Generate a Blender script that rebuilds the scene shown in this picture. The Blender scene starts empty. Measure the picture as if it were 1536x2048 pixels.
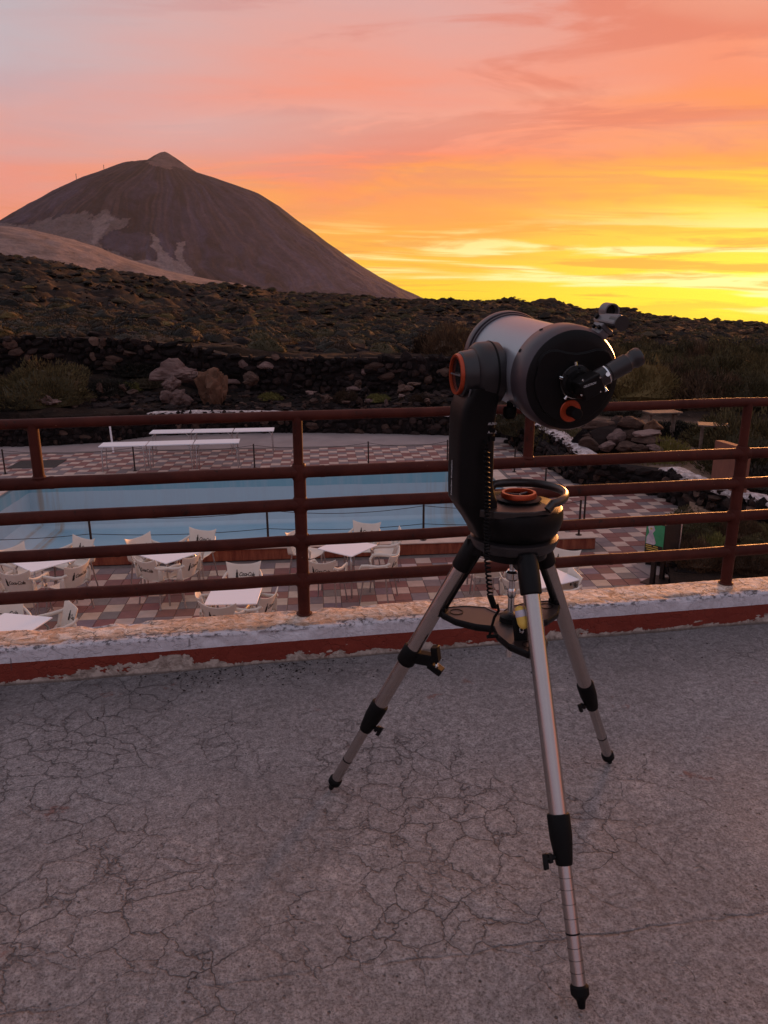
import bpy, math, random
import numpy as np
from mathutils import Vector, Matrix
random.seed(7); np.random.seed(7)
rad = math.radians
scene = bpy.context.scene
COL = scene.collection

# ------------------------------------------------------------------ camera
FPX, HORIZ, ROLL, CAMH = 1500.0, 600.0, rad(0.3), 1.5
pitch = math.atan((1024 - HORIZ) / FPX)
_F = np.array([0, math.cos(pitch), -math.sin(pitch)])
_U0 = np.array([0, math.sin(pitch), math.cos(pitch)])
_R0 = np.array([1.0, 0, 0])
_R = math.cos(ROLL) * _R0 - math.sin(ROLL) * _U0
_U = math.sin(ROLL) * _R0 + math.cos(ROLL) * _U0
_C = np.array([0, 0, CAMH])
cd = bpy.data.cameras.new('camera'); cam = bpy.data.objects.new('camera', cd); COL.objects.link(cam)
cd.sensor_fit = 'VERTICAL'; cd.sensor_height = 36.0; cd.lens = 36.0 * FPX / 2048.0
cd.clip_start = 0.05; cd.clip_end = 60000
M = Matrix(((_R[0], _U[0], -_F[0], 0), (_R[1], _U[1], -_F[1], 0), (_R[2], _U[2], -_F[2], CAMH), (0, 0, 0, 1)))
cam.matrix_world = M
scene.camera = cam

def ray(x, y): return _F * FPX + _R * (x - 768) - _U * (y - 1024)
def G(x, y, z=0.0):                 # photograph pixel -> point on the level plane z
    d = ray(x, y); return _C + d * (z - CAMH) / d[2]
def AZ(x, y=600):
    d = ray(x, y); return math.atan2(d[0], d[1])
def EL(x, y):
    d = ray(x, y); return math.atan2(d[2], math.hypot(d[0], d[1]))
def AT(x, y, dist):                 # at horizontal distance
    d = ray(x, y); return _C + d * dist / math.hypot(d[0], d[1])

# ------------------------------------------------------------------ view + render
scene.view_settings.view_transform = 'Standard'
scene.view_settings.look = 'None'
scene.view_settings.exposure = 0.0
scene.view_settings.gamma = 1.0
scene.view_settings.use_curve_mapping = False
scene.cycles.max_bounces = 6
scene.cycles.volume_bounces = 0
scene.cycles.sample_clamp_indirect = 4

def lin(c):
    return tuple(((v / 255) / 12.92 if v / 255 <= 0.04045 else ((v / 255 + 0.055) / 1.055) ** 2.4) for v in c)

# ------------------------------------------------------------------ node helper
class NB:
    def __init__(s, nt): s.nt = nt; s.n = nt.nodes; s.l = nt.links
    def put(s, sock, v):
        if v is None: return
        if hasattr(v, 'is_output'): s.l.new(v, sock)
        elif isinstance(v, bpy.types.Node): s.l.new(v.outputs[0], sock)
        else:
            if sock.type == 'RGBA' and not isinstance(v, (int, float)) and len(v) == 3: v = tuple(v) + (1,)
            sock.default_value = v
    def node(s, t, ins=None, **kw):
        n = s.n.new(t)
        for k, v in kw.items(): setattr(n, k, v)
        for k, v in (ins or {}).items(): s.put(n.inputs[k], v)
        return n
    def math(s, op, a, b=None, c=None, clamp=False):
        n = s.n.new('ShaderNodeMath'); n.operation = op; n.use_clamp = clamp
        s.put(n.inputs[0], a); s.put(n.inputs[1], b); s.put(n.inputs[2], c)
        return n.outputs[0]
    def vm(s, op, a, b=None, scale=None):
        n = s.n.new('ShaderNodeVectorMath'); n.operation = op
        s.put(n.inputs[0], a); s.put(n.inputs[1], b)
        if scale is not None: s.put(n.inputs['Scale'], scale)
        return n.outputs[0]
    def noise(s, vec, scale, detail=4, rough=0.55, dist=0, col=False):
        n = s.node('ShaderNodeTexNoise', {'Vector': vec, 'Scale': scale, 'Detail': detail, 'Roughness': rough, 'Distortion': dist})
        return n.outputs['Color' if col else 'Fac']
    def voro(s, vec, scale, feature='F1', out='Distance', rnd=1):
        n = s.node('ShaderNodeTexVoronoi', {'Vector': vec, 'Scale': scale, 'Randomness': rnd}, feature=feature)
        return n.outputs[out]
    def mapr(s, v, a, b, c=0.0, d=1.0, smooth=False):
        n = s.n.new('ShaderNodeMapRange'); n.clamp = True
        if smooth: n.interpolation_type = 'SMOOTHSTEP'
        s.put(n.inputs[0], v); s.put(n.inputs[1], a); s.put(n.inputs[2], b); s.put(n.inputs[3], c); s.put(n.inputs[4], d)
        return n.outputs[0]
    def mix(s, f, a, b, mode='MIX'):
        n = s.n.new('ShaderNodeMix'); n.data_type = 'RGBA'; n.blend_type = mode
        s.put(n.inputs[0], f); s.put(n.inputs[6], a); s.put(n.inputs[7], b)
        return n.outputs[2]
    def ramp(s, f, stops, interp='LINEAR'):
        n = s.n.new('ShaderNodeValToRGB'); cr = n.color_ramp; cr.interpolation = interp
        while len(cr.elements) < len(stops): cr.elements.new(0.5)
        for e, (p, c) in zip(cr.elements, stops): e.position = p; e.color = tuple(c)[:3] + (1,)
        s.put(n.inputs[0], f); return n.outputs[0]
    def xyz(s, v):
        n = s.n.new('ShaderNodeSeparateXYZ'); s.put(n.inputs[0], v); return n.outputs
    def comb(s, x, y, z):
        n = s.n.new('ShaderNodeCombineXYZ'); s.put(n.inputs[0], x); s.put(n.inputs[1], y); s.put(n.inputs[2], z); return n.outputs[0]

# ------------------------------------------------------------------ world: sunset sky
SUN_AZ, SUN_EL = rad(27), rad(4.5)
world = bpy.data.worlds.new('World'); scene.world = world; world.use_nodes = True
nt = world.node_tree; nt.nodes.clear(); b = NB(nt)
tc = b.node('ShaderNodeTexCoord').outputs['Generated']
X, Y, Z = b.xyz(tc)
az = b.math('MULTIPLY', b.math('ARCTAN2', X, Y), 180 / math.pi)
hyp = b.math('SQRT', b.math('ADD', b.math('MULTIPLY', X, X), b.math('MULTIPLY', Y, Y)))
el = b.math('MULTIPLY', b.math('ARCTAN2', Z, hyp), 180 / math.pi)
daz = b.math('ABSOLUTE', b.math('WRAP', b.math('SUBTRACT', az, 30.0), 180.0, -180.0))
# cloud sheet seen in perspective
zc = b.math('ADD', b.math('MAXIMUM', Z, 0.0), 0.10)
cl = b.comb(b.math('DIVIDE', X, zc), b.math('DIVIDE', Y, zc), 0.0)
rot = b.node('ShaderNodeMapping', {'Vector': cl, 'Rotation': (0, 0, rad(-24)), 'Scale': (0.95, 1.9, 1)}).outputs[0]
n1 = b.noise(rot, 0.55, 6, 0.55, 0.9)
n2 = b.noise(b.vm('ADD', rot, (7.3, 2.1, 0)), 0.95, 7, 0.6, 0.9)
n3 = b.noise(b.vm('ADD', rot, (1.3, 9.1, 0)), 0.28, 4, 0.5, 0.4)
# thin level streaks low over the horizon
st = b.comb(b.math('MULTIPLY', az, 0.075), b.math('ADD', b.math('MULTIPLY', el, 1.15), b.math('MULTIPLY', az, 0.03)), 0.0)
n4 = b.noise(st, 1.0, 6, 0.6, 0.8)
n5 = b.noise(b.vm('ADD', st, (3.7, 5.5, 0)), 0.62, 5, 0.55, 0.6)
warp = b.math('ADD', b.math('MULTIPLY', b.math('SUBTRACT', n1, 0.5), 11.0), b.math('MULTIPLY', b.math('SUBTRACT', n4, 0.5), 2.5))
el2 = b.math('ADD', el, b.math('MULTIPLY', warp, b.mapr(el, -1, 8, 0.12, 1.0)))
t = b.mapr(el2, -5, 45)
P = lambda e: (e + 5) / 50
S = lambda *st_: [(P(e), lin(c)) for e, c in st_]
rS = b.ramp(t, S((-5, (120, 70, 20)), (-2.4, (244, 196, 4)), (-1, (253, 228, 16)), (1, (255, 242, 34)), (4.2, (255, 226, 34)), (5.4, (255, 204, 24)), (6.8, (254, 178, 38)), (9, (253, 158, 48)), (11.5, (251, 146, 74)), (14, (248, 142, 100)), (19, (246, 142, 106)), (27, (238, 152, 124)), (36, (208, 168, 164)), (45, (180, 184, 204))))
rC = b.ramp(t, S((-5, (110, 70, 40)), (0, (250, 208, 30)), (2.0, (252, 196, 40)), (5, (251, 166, 58)), (7.5, (250, 148, 78)), (10, (249, 138, 102)), (12.5, (243, 150, 126)), (15.5, (232, 160, 146)), (19, (220, 166, 160)), (27, (212, 160, 152)), (36, (186, 176, 188)), (45, (178, 184, 204))))
rL = b.ramp(t, S((-5, (90, 70, 70)), (0, (222, 136, 112)), (4.5, (236, 140, 118)), (7.5, (232, 146, 134)), (10, (214, 162, 158)), (13, (192, 174, 182)), (18, (178, 188, 198)), (32, (178, 186, 202)), (45, (176, 184, 204))))
rB = b.ramp(t, S((-5, (60, 52, 56)), (0, (140, 118, 134)), (10, (160, 142, 160)), (25, (168, 164, 182)), (45, (178, 178, 196))))
c = b.mix(b.mapr(daz, 2, 28, smooth=True), rS, rC)
c = b.mix(b.mapr(daz, 31, 62, smooth=True), c, rL)
c = b.mix(b.mapr(daz, 65, 120, smooth=True), c, rB)
sunny = b.mapr(daz, 62, 14, 0, 1, True)
# greyish salmon wisps higher up
up = b.math('MULTIPLY', b.math('MULTIPLY', b.mapr(el, 5, 11), b.mapr(sunny, 0, 0.6, 0.25, 1)), b.mapr(n2, 0.44, 0.57, 0, 0.72, True))
c = b.mix(up, c, b.mix(sunny, lin((196, 160, 164)), lin((224, 122, 96))))
lt = b.math('MULTIPLY', b.mapr(el, 8, 13), b.mapr(n3, 0.46, 0.60, 0, 0.55, True))
c = b.mix(lt, c, b.mix(sunny, lin((192, 190, 200)), lin((244, 178, 152))))
# low streaks: pale gold, and burnt orange bars
lowm = b.mapr(el, 6.5, 3.0, 0, 1, True)
br = b.math('MULTIPLY', b.math('MULTIPLY', lowm, sunny), b.mapr(n5, 0.50, 0.60, 0, 0.9, True))
c = b.mix(br, c, lin((255, 249, 168)))
dk = b.math('MULTIPLY', b.math('MULTIPLY', b.mapr(el, 7.5, 4.5, 0, 1, True), b.mapr(el, -1.5, 0.3)), b.mapr(n4, 0.49, 0.62, 0, 0.85, True))
c = b.mix(dk, c, b.mix(sunny, lin((228, 130, 90)), lin((246, 168, 40))))
bg1 = b.node('ShaderNodeBackground', {'Color': c, 'Strength': 1.0})
sky = b.node('ShaderNodeTexSky'); sky.sky_type = 'NISHITA'; sky.sun_disc = False
sky.sun_elevation = SUN_EL; sky.sun_rotation = SUN_AZ; sky.altitude = 2000
bg2 = b.node('ShaderNodeBackground', {'Color': sky.outputs[0], 'Strength': 0.006})
add = b.node('ShaderNodeAddShader', {0: bg1.outputs[0], 1: bg2.outputs[0]})
b.node('ShaderNodeOutputWorld', {'Surface': add.outputs[0]})
world.cycles.sampling_method = 'MANUAL'; world.cycles.sample_map_resolution = 1024

# ------------------------------------------------------------------ sun (veiled, just over the skyline)
sd = bpy.data.lights.new('sun', 'SUN'); so = bpy.data.objects.new('sun', sd); COL.objects.link(so)
sd.energy = 5.0; sd.angle = rad(10); sd.color = (1.0, 0.38, 0.12)
sv = Vector((math.sin(SUN_AZ) * math.cos(SUN_EL), math.cos(SUN_AZ) * math.cos(SUN_EL), math.sin(SUN_EL)))
so.rotation_euler = (-sv).to_track_quat('-Z', 'Y').to_euler()

# ------------------------------------------------------------------ tagging helpers
def props(o, label=None, cat=None, group=None, kind=None):
    if label: o['label'] = label
    if cat: o['category'] = cat
    if group: o['group'] = group
    if kind: o['kind'] = kind
    return o
def empty(name, loc=(0, 0, 0), rz=0.0, **kw):
    o = bpy.data.objects.new(name, None); COL.objects.link(o); o.location = loc; o.rotation_euler = (0, 0, rz)
    o.empty_display_size = 0.1
    return props(o, **kw)
def mobj(name, mesh, parent=None, loc=(0, 0, 0), rot=(0, 0, 0), scale=(1, 1, 1), **kw):
    o = bpy.data.objects.new(name, mesh); COL.objects.link(o)
    o.location = loc; o.rotation_euler = rot; o.scale = scale
    if parent: o.parent = parent
    return props(o, **kw)
def copy_tree(o, parent=None):
    c_ = o.copy(); COL.objects.link(c_); c_.parent = parent
    for ch in list(o.children): copy_tree(ch, c_)
    return c_

# ------------------------------------------------------------------ mesh builder
class MB:
    def __init__(s): s.v = []; s.f = []; s.m = []
    def add(s, vs, fs, mi=0):
        k = len(s.v); s.v += [tuple(float(q) for q in p) for p in vs]
        s.f += [tuple(i + k for i in f) for f in fs]; s.m += [mi] * len(fs)
    def box(s, c, d, R=None, mi=0):
        c = Vector(c); vs = []
        for sx in (-.5, .5):
            for sy in (-.5, .5):
                for sz in (-.5, .5):
                    p = Vector((sx * d[0], sy * d[1], sz * d[2]))
                    if R: p = R @ p
                    vs.append(c + p)
        s.add(vs, [(0, 1, 3, 2), (4, 6, 7, 5), (0, 4, 5, 1), (2, 3, 7, 6), (0, 2, 6, 4), (1, 5, 7, 3)], mi)
    def rev(s, prof, o, ax, seg=32, cap=True, mi=0, ref=None):
        o = Vector(o); ax = Vector(ax).normalized()
        a = (Vector(ref) if ref else (Vector((0, 0, 1)) if abs(ax.z) < .9 else Vector((1, 0, 0)))); a = (a - ax * a.dot(ax)).normalized(); b_ = ax.cross(a)
        vs = []; fs = []
        for (h, r) in prof:
            for i in range(seg):
                t_ = 2 * math.pi * i / seg
                vs.append(o + ax * h + (a * math.cos(t_) + b_ * math.sin(t_)) * r)
        for j in range(len(prof) - 1):
            for i in range(seg):
                k = (i + 1) % seg
                fs.append((j * seg + i, j * seg + k, (j + 1) * seg + k, (j + 1) * seg + i))
        if cap:
            fs.append(tuple(reversed(range(seg)))); fs.append(tuple((len(prof) - 1) * seg + i for i in range(seg)))
        s.add(vs, fs, mi)
    def cyl(s, p0, p1, r0, r1=None, seg=20, mi=0):
        p0 = Vector(p0); p1 = Vector(p1); L = (p1 - p0).length
        s.rev([(0, r0), (L, r0 if r1 is None else r1)], p0, p1 - p0, seg, True, mi)
    def tube(s, pts, r, seg=10, flat=1.0, mi=0, up=(0, 0, 1)):
        pts = [Vector(p) for p in pts]; n = len(pts); vs = []; fs = []
        if up == (0, 0, 1) and abs((pts[-1] - pts[0]).normalized().z) > .85: up = (1, 0, 0)
        for j, p in enumerate(pts):
            t_ = (pts[min(j + 1, n - 1)] - pts[max(j - 1, 0)]).normalized()
            a = Vector(up); a = a - t_ * a.dot(t_)
            if a.length < 1e-3: a = Vector((1, 0, 0)) - t_ * t_.x
            a.normalize(); b_ = t_.cross(a)
            rr = r[j] if isinstance(r, (list, tuple)) else r
            for i in range(seg):
                q = 2 * math.pi * i / seg
                vs.append(p + a * math.cos(q) * rr + b_ * math.sin(q) * rr * flat)
        for j in range(n - 1):
            for i in range(seg):
                k = (i + 1) % seg; fs.append((j * seg + i, j * seg + k, (j + 1) * seg + k, (j + 1) * seg + i))
        fs.append(tuple(reversed(range(seg)))); fs.append(tuple((n - 1) * seg + i for i in range(seg)))
        s.add(vs, fs, mi)
    def prism(s, poly, o, ex, ey, ez, th, mi=0):      # poly in (ex,ey), extruded th along ez
        o = Vector(o); ex = Vector(ex); ey = Vector(ey); ez = Vector(ez); n = len(poly)
        vs = [o + ex * p[0] + ey * p[1] for p in poly] + [o + ex * p[0] + ey * p[1] + ez * th for p in poly]
        fs = [tuple(reversed(range(n))), tuple(range(n, 2 * n))] + [(i, (i + 1) % n, n + (i + 1) % n, n + i) for i in range(n)]
        s.add(vs, fs, mi)
    def grid(s, fn, nu, nv, mi=0, closed=False):
        vs = [fn(i / (nu - 1), j / (nv - 1)) for j in range(nv) for i in range(nu)]
        fs = [(j * nu + i, j * nu + i + 1, (j + 1) * nu + i + 1, (j + 1) * nu + i) for j in range(nv - 1) for i in range(nu - 1)]
        s.add(vs, fs, mi)
    def mesh(s, name, mats, smooth=35):
        me = bpy.data.meshes.new(name); me.from_pydata(s.v, [], s.f)
        for m in (mats if isinstance(mats, (list, tuple)) else [mats]): me.materials.append(m)
        if any(s.m): me.polygons.foreach_set('material_index', s.m)
        if smooth:
            me.polygons.foreach_set('use_smooth', [True] * len(me.polygons)); me.set_sharp_from_angle(angle=rad(smooth))
        me.update(); return me
    def obj(s, name, mats, parent=None, smooth=35, bevel=0, solid=0, seg=2, **kw):
        o = mobj(name, s.mesh(name, mats, smooth), parent, **kw)
        if solid:
            md = o.modifiers.new('solid', 'SOLIDIFY'); md.thickness = solid; md.offset = 0
        if bevel:
            md = o.modifiers.new('bevel', 'BEVEL'); md.width = bevel; md.segments = seg; md.limit_method = 'ANGLE'; md.angle_limit = rad(38)
            md.harden_normals = False
        return o

def npgrid(name, P3, mats, cols=None, mi=None):       # P3: (ny,nx,3)
    ny, nx, _ = P3.shape
    me = bpy.data.meshes.new(name)
    idx = np.arange(ny * nx).reshape(ny, nx)
    q = np.stack([idx[:-1, :-1], idx[:-1, 1:], idx[1:, 1:], idx[1:, :-1]], -1).reshape(-1, 4)
    me.vertices.add(ny * nx); me.vertices.foreach_set('co', P3.reshape(-1).astype(np.float32))
    me.loops.add(q.size); me.loops.foreach_set('vertex_index', q.reshape(-1).astype(np.int32))
    me.polygons.add(len(q)); me.polygons.foreach_set('loop_start', np.arange(0, q.size, 4, dtype=np.int32))
    me.polygons.foreach_set('loop_total', np.full(len(q), 4, dtype=np.int32))
    me.update(calc_edges=True); me.validate()
    me.polygons.foreach_set('use_smooth', np.ones(len(q), dtype=bool))
    for m in (mats if isinstance(mats, (list, tuple)) else [mats]): me.materials.append(m)
    if cols is not None:
        a = me.color_attributes.new('albedo', 'FLOAT_COLOR', 'POINT')
        cc = np.ones((ny * nx, 4), np.float32); cc[:, :3] = cols.reshape(-1, 3); a.data.foreach_set('color', cc.reshape(-1))
    return me

def vn(x, y, seed=0):                                  # numpy value noise 0..1
    xi = np.floor(x).astype(np.int64); yi = np.floor(y).astype(np.int64)
    xf = x - xi; yf = y - yi; xf = xf * xf * (3 - 2 * xf); yf = yf * yf * (3 - 2 * yf)
    def h(a, b_):
        n = (a * 374761393 + b_ * 668265263 + seed * 974634777) & 0xffffffff
        n = ((n ^ (n >> 13)) * 1274126177) & 0xffffffff
        return ((n ^ (n >> 16)) & 0xffff) / 65535.0
    return (h(xi, yi) * (1 - xf) + h(xi + 1, yi) * xf) * (1 - yf) + (h(xi, yi + 1) * (1 - xf) + h(xi + 1, yi + 1) * xf) * yf
def fbm(x, y, o=4, seed=0, g=0.5):
    s_ = 0; a = 1; n = 0
    for k in range(o): s_ = s_ + a * vn(x * 2 ** k + 13.7 * k, y * 2 ** k - 7.1 * k, seed + k); n += a; a *= g
    return s_ / n

# ------------------------------------------------------------------ materials
def newmat(name):
    m = bpy.data.materials.new(name); m.use_nodes = True; m.node_tree.nodes.clear(); nb = NB(m.node_tree)
    bs = nb.node('ShaderNodeBsdfPrincipled'); out = nb.node('ShaderNodeOutputMaterial', {'Surface': bs.outputs[0]})
    return m, nb, bs
def setb(nb, bs, color=None, rough=None, metal=None, spec=None, bump=None, bstr=0.3, bdist=0.01, coat=None):
    if color is not None: nb.put(bs.inputs['Base Color'], color)
    if rough is not None: nb.put(bs.inputs['Roughness'], rough)
    if metal is not None: nb.put(bs.inputs['Metallic'], metal)
    if spec is not None: nb.put(bs.inputs['Specular IOR Level'], spec)
    if coat is not None: nb.put(bs.inputs['Coat Weight'], coat)
    if bump is not None:
        bn = nb.node('ShaderNodeBump', {'Strength': bstr, 'Distance': bdist, 'Height': bump}); nb.put(bs.inputs['Normal'], bn.outputs[0])
def simple(name, c1, c2=None, scale=8, rough=0.6, metal=0, spec=0.5, bstr=0.2, bdist=0.003, bscale=None, rvar=0.1, rnd=0.0):
    m, nb, bs = newmat(name)
    co = nb.node('ShaderNodeTexCoord').outputs['Object']
    n = nb.noise(co, scale, 5, 0.6)
    c2 = c2 or tuple(v * 0.8 for v in c1)
    col = nb.mix(nb.mapr(n, 0.35, 0.65), c2, c1)
    if rnd:
        oi = nb.node('ShaderNodeObjectInfo').outputs['Random']
        col = nb.mix(1.0, col, nb.comb(nb.mapr(oi, 0, 1, 1 - rnd, 1 + rnd), nb.mapr(nb.math('FRACT', nb.math('MULTIPLY', oi, 7.13)), 0, 1, 1 - rnd, 1 + rnd), nb.mapr(nb.math('FRACT', nb.math('MULTIPLY', oi, 13.7)), 0, 1, 1 - rnd, 1 + rnd)), 'MULTIPLY')
    n2_ = nb.noise(co, bscale or scale * 6, 4, 0.6)
    setb(nb, bs, col, nb.mapr(n2_, 0.3, 0.7, max(rough - rvar, 0.03), min(rough + rvar, 1)), metal, spec, n2_, bstr, bdist)
    return m

MT = {}
# terrace concrete
m, nb, bs = newmat('terrace_concrete'); MT['floor'] = m
co = nb.node('ShaderNodeTexCoord').outputs['Object']
big = nb.noise(co, 0.9, 5, 0.6, 0.3); mid = nb.noise(nb.vm('ADD', co, (5, 3, 1)), 5.5, 6, 0.65, 0.4); fine = nb.noise(co, 150, 6, 0.85); grit = nb.noise(co, 330, 3, 0.8)
wv = nb.vm('ADD', co, nb.vm('SCALE', nb.vm('SUBTRACT', nb.noise(co, 5.0, 4, 0.6, 0, True), (0.5, 0.5, 0.5)), None, 0.16))
wv2 = nb.vm('ADD', wv, nb.vm('SCALE', nb.vm('SUBTRACT', nb.noise(co, 40.0, 3, 0.6, 0, True), (0.5, 0.5, 0.5)), None, 0.011))
ck1 = nb.mapr(nb.voro(wv2, 8.6, 'DISTANCE_TO_EDGE'), 0.0, 0.021, 1, 0)
ck2 = nb.mapr(nb.voro(nb.vm('ADD', wv2, (2.2, 4, 0)), 2.1, 'DISTANCE_TO_EDGE'), 0.0, 0.0055, 1, 0)
area = nb.mapr(nb.math('ADD', nb.noise(nb.vm('ADD', co, (1.7, 8.2, 0)), 1.1, 3, 0.5), nb.math('ADD', nb.mapr(nb.xyz(co)[0], 0.2, 2.4, 0.07, -0.13), nb.mapr(nb.xyz(co)[1], -1.2, -1.9, 0, -0.12))), 0.36, 0.52, 0.10, 1, True)
brk = nb.mapr(nb.noise(nb.vm('ADD', co, (9, 0, 2)), 3.2, 4, 0.65), 0.38, 0.52)
ck = nb.math('MAXIMUM', nb.math('MULTIPLY', nb.math('MULTIPLY', ck1, area), brk), nb.math('MULTIPLY', ck2, nb.mapr(mid, 0.48, 0.60, 0, 0.8)))
ox, oy, oz = nb.xyz(nb.vm('ADD', co, nb.vm('SCALE', nb.vm('SUBTRACT', nb.noise(co, 9.0, 4, 0.7, 0, True), (0.5, 0.5, 0.5)), None, 0.05)))
l1 = nb.math('ABSOLUTE', nb.math('SUBTRACT', nb.math('ADD', oy, nb.math('MULTIPLY', ox, 0.02)), -1.545))
joint = nb.math('MULTIPLY', nb.mapr(l1, 0.0, 0.006, 1, 0), nb.mapr(nb.noise(co, 3.0, 3, 0.6), 0.36, 0.52, 0.1, 1))
ck = nb.math('MAXIMUM', ck, joint)
col = nb.mix(nb.mapr(big, 0.3, 0.7), (0.26, 0.238, 0.238), (0.40, 0.37, 0.37))
col = nb.mix(nb.mapr(mid, 0.35, 0.68, 0, 0.75), col, (0.43, 0.40, 0.40))
pale = nb.math('MULTIPLY', nb.mapr(nb.noise(nb.vm('ADD', co, (0, 0, 4)), 3.3, 5, 0.62, 0.5), 0.61, 0.66), nb.mapr(fine, 0.3, 0.5, 0.2, 0.6))
col = nb.mix(pale, col, (0.53, 0.475, 0.465))
coarse = nb.noise(co, 42, 4, 0.75)
col = nb.mix(1.0, col, nb.mapr(coarse, 0.36, 0.64, 0.68, 1.28), 'MULTIPLY')
redp = nb.math('MULTIPLY', nb.mapr(nb.noise(nb.vm('ADD', co, (3, 3, 9)), 5.5, 4, 0.6), 0.665, 0.69), nb.mapr(mid, 0.48, 0.55))
col = nb.mix(nb.math('MULTIPLY', redp, 0.7), col, (0.30, 0.12, 0.09))
col = nb.mix(nb.mapr(fine, 0.54, 0.37, 0, 0.92), col, (0.075, 0.058, 0.055))
col = nb.mix(nb.mapr(grit, 0.6, 0.75, 0, 0.45), col, (0.48, 0.44, 0.42))
pits = nb.mapr(nb.voro(co, 34), 0.16, 0.08)
pm = nb.math('MULTIPLY', pits, nb.mapr(nb.noise(co, 11, 2, 0.5), 0.5, 0.6))
col = nb.mix(nb.math('MULTIPLY', pm, 0.8), col, (0.05, 0.042, 0.04))
# patchy band, darker towards the foot of the parapet (local y near 0)
foot_band = nb.math('MULTIPLY', nb.mapr(oy, -0.75, -0.05, 0, 1, True), nb.mapr(nb.noise(co, 2.2, 5, 0.65), 0.32, 0.62, 0.25, 1))
col = nb.mix(nb.math('MULTIPLY', foot_band, 0.42), col, (0.10, 0.088, 0.09))
halo = nb.math('MULTIPLY', nb.math('MULTIPLY', nb.mapr(nb.voro(wv2, 8.6, 'DISTANCE_TO_EDGE'), 0.0, 0.16, 1, 0), area), nb.mapr(mid, 0.42, 0.58, 0, 0.36))
col = nb.mix(halo, col, (0.12, 0.10, 0.10))
col = nb.mix(nb.math('MULTIPLY', ck, 0.55), col, (0.05, 0.040, 0.040))
hgt = nb.math('ADD', nb.math('MULTIPLY', fine, 0.55), nb.math('MULTIPLY', mid, 1.6))
hgt = nb.math('SUBTRACT', hgt, nb.math('ADD', nb.math('MULTIPLY', nb.math('ADD', ck, pm), 0.9), nb.math('MULTIPLY', halo, 1.2)))
hgt = nb.math('ADD', hgt, nb.math('ADD', nb.math('MULTIPLY', grit, 0.25), nb.math('MULTIPLY', coarse, 1.1)))
setb(nb, bs, col, nb.mapr(fine, 0.3, 0.7, 0.78, 0.95), 0, 0.3, hgt, 0.9, 0.012)

# parapet : local x along, y outward, z up
m, nb, bs = newmat('parapet_paint'); MT['parapet'] = m
co = nb.node('ShaderNodeTexCoord').outputs['Object']
ox, oy, oz = nb.xyz(co)
e1 = nb.noise(co, 6, 6, 0.7, 0.6); e2 = nb.noise(nb.comb(nb.math('MULTIPLY', ox, 1.0), oy, nb.math('MULTIPLY', oz, 2.0)), 2.4, 5, 0.7)
fine = nb.noise(co, 90, 4, 0.7); midn = nb.noise(co, 22, 5, 0.68, 0.8)
zb = nb.math('ADD', oz, nb.math('MULTIPLY', nb.math('SUBTRACT', nb.noise(co, 14, 4, 0.6), 0.5), 0.006))
redb = nb.mapr(zb, 0.097, 0.0985, 1, 0)
peel = nb.math('ADD', 0.022, nb.math('MULTIPLY', nb.math('SUBTRACT', nb.mapr(e2, 0.47, 0.78, 0, 1), 0.06), 0.11))
peel = nb.math('ADD', peel, nb.math('MULTIPLY', nb.math('SUBTRACT', midn, 0.5), 0.045))
redm = nb.math('MULTIPLY', redb, nb.math('GREATER_THAN', oz, peel))
redc = nb.mix(nb.mapr(e1, 0.35, 0.65), (0.17, 0.024, 0.014), (0.215, 0.034, 0.019))
white = nb.mix(nb.mapr(midn, 0.35, 0.7), (0.52, 0.49, 0.52), (0.68, 0.65, 0.69))
mould = nb.math('MULTIPLY', nb.mapr(nb.math('ADD', oz, nb.math('MULTIPLY', e1, 0.03)), 0.148, 0.166), nb.mapr(nb.noise(nb.vm('MULTIPLY', co, (1, 1, 2)), 38, 5, 0.75), 0.50, 0.58))
white = nb.mix(nb.math('MULTIPLY', mould, 0.85), white, (0.05, 0.042, 0.045))
white = nb.mix(nb.mapr(nb.noise(nb.comb(nb.math('MULTIPLY', ox, 1.0), oy, nb.math('MULTIPLY', oz, 6.0)), 12, 5, 0.7), 0.62, 0.67, 0, 0.55), white, (0.12, 0.10, 0.10))
under = nb.mix(nb.mapr(midn, 0.38, 0.62), (0.22, 0.17, 0.14), (0.52, 0.44, 0.38))
side = nb.mix(nb.math('GREATER_THAN', oz, nb.math('ADD', 0.0965, nb.math('MULTIPLY', nb.math('SUBTRACT', fine, 0.5), 0.003))), nb.mix(redm, under, redc), white)
wc = nb.vm('ADD', co, nb.vm('SCALE', nb.vm('SUBTRACT', nb.noise(co, 14.0, 4, 0.6, 0, True), (0.5, 0.5, 0.5)), None, 0.08))
flk = nb.mapr(nb.voro(nb.vm('MULTIPLY', wc, (0.7, 1.5, 1)), 15, 'DISTANCE_TO_EDGE'), 0.0, 0.045, 1, 0)
flk = nb.math('MULTIPLY', flk, nb.mapr(e1, 0.42, 0.54))
topc = nb.mix(nb.mapr(e1, 0.36, 0.66), (0.50, 0.34, 0.25), (0.66, 0.53, 0.43))
topc = nb.mix(nb.mapr(midn, 0.50, 0.58), topc, (0.80, 0.68, 0.60))
topc = nb.mix(nb.mapr(midn, 0.44, 0.38, 0, 0.8), topc, (0.22, 0.13, 0.085))
topc = nb.mix(nb.mapr(fine, 0.42, 0.34, 0, 0.6), topc, (0.17, 0.12, 0.10))
och = nb.math('MULTIPLY', nb.mapr(ox, 3.2, 0.3, 0.15, 1), nb.mapr(e2, 0.42, 0.6))
topc = nb.mix(nb.math('MULTIPLY', och, 0.42), topc, (0.60, 0.33, 0.17))
topc = nb.mix(nb.math('MULTIPLY', flk, 0.9), topc, (0.06, 0.045, 0.04))
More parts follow.
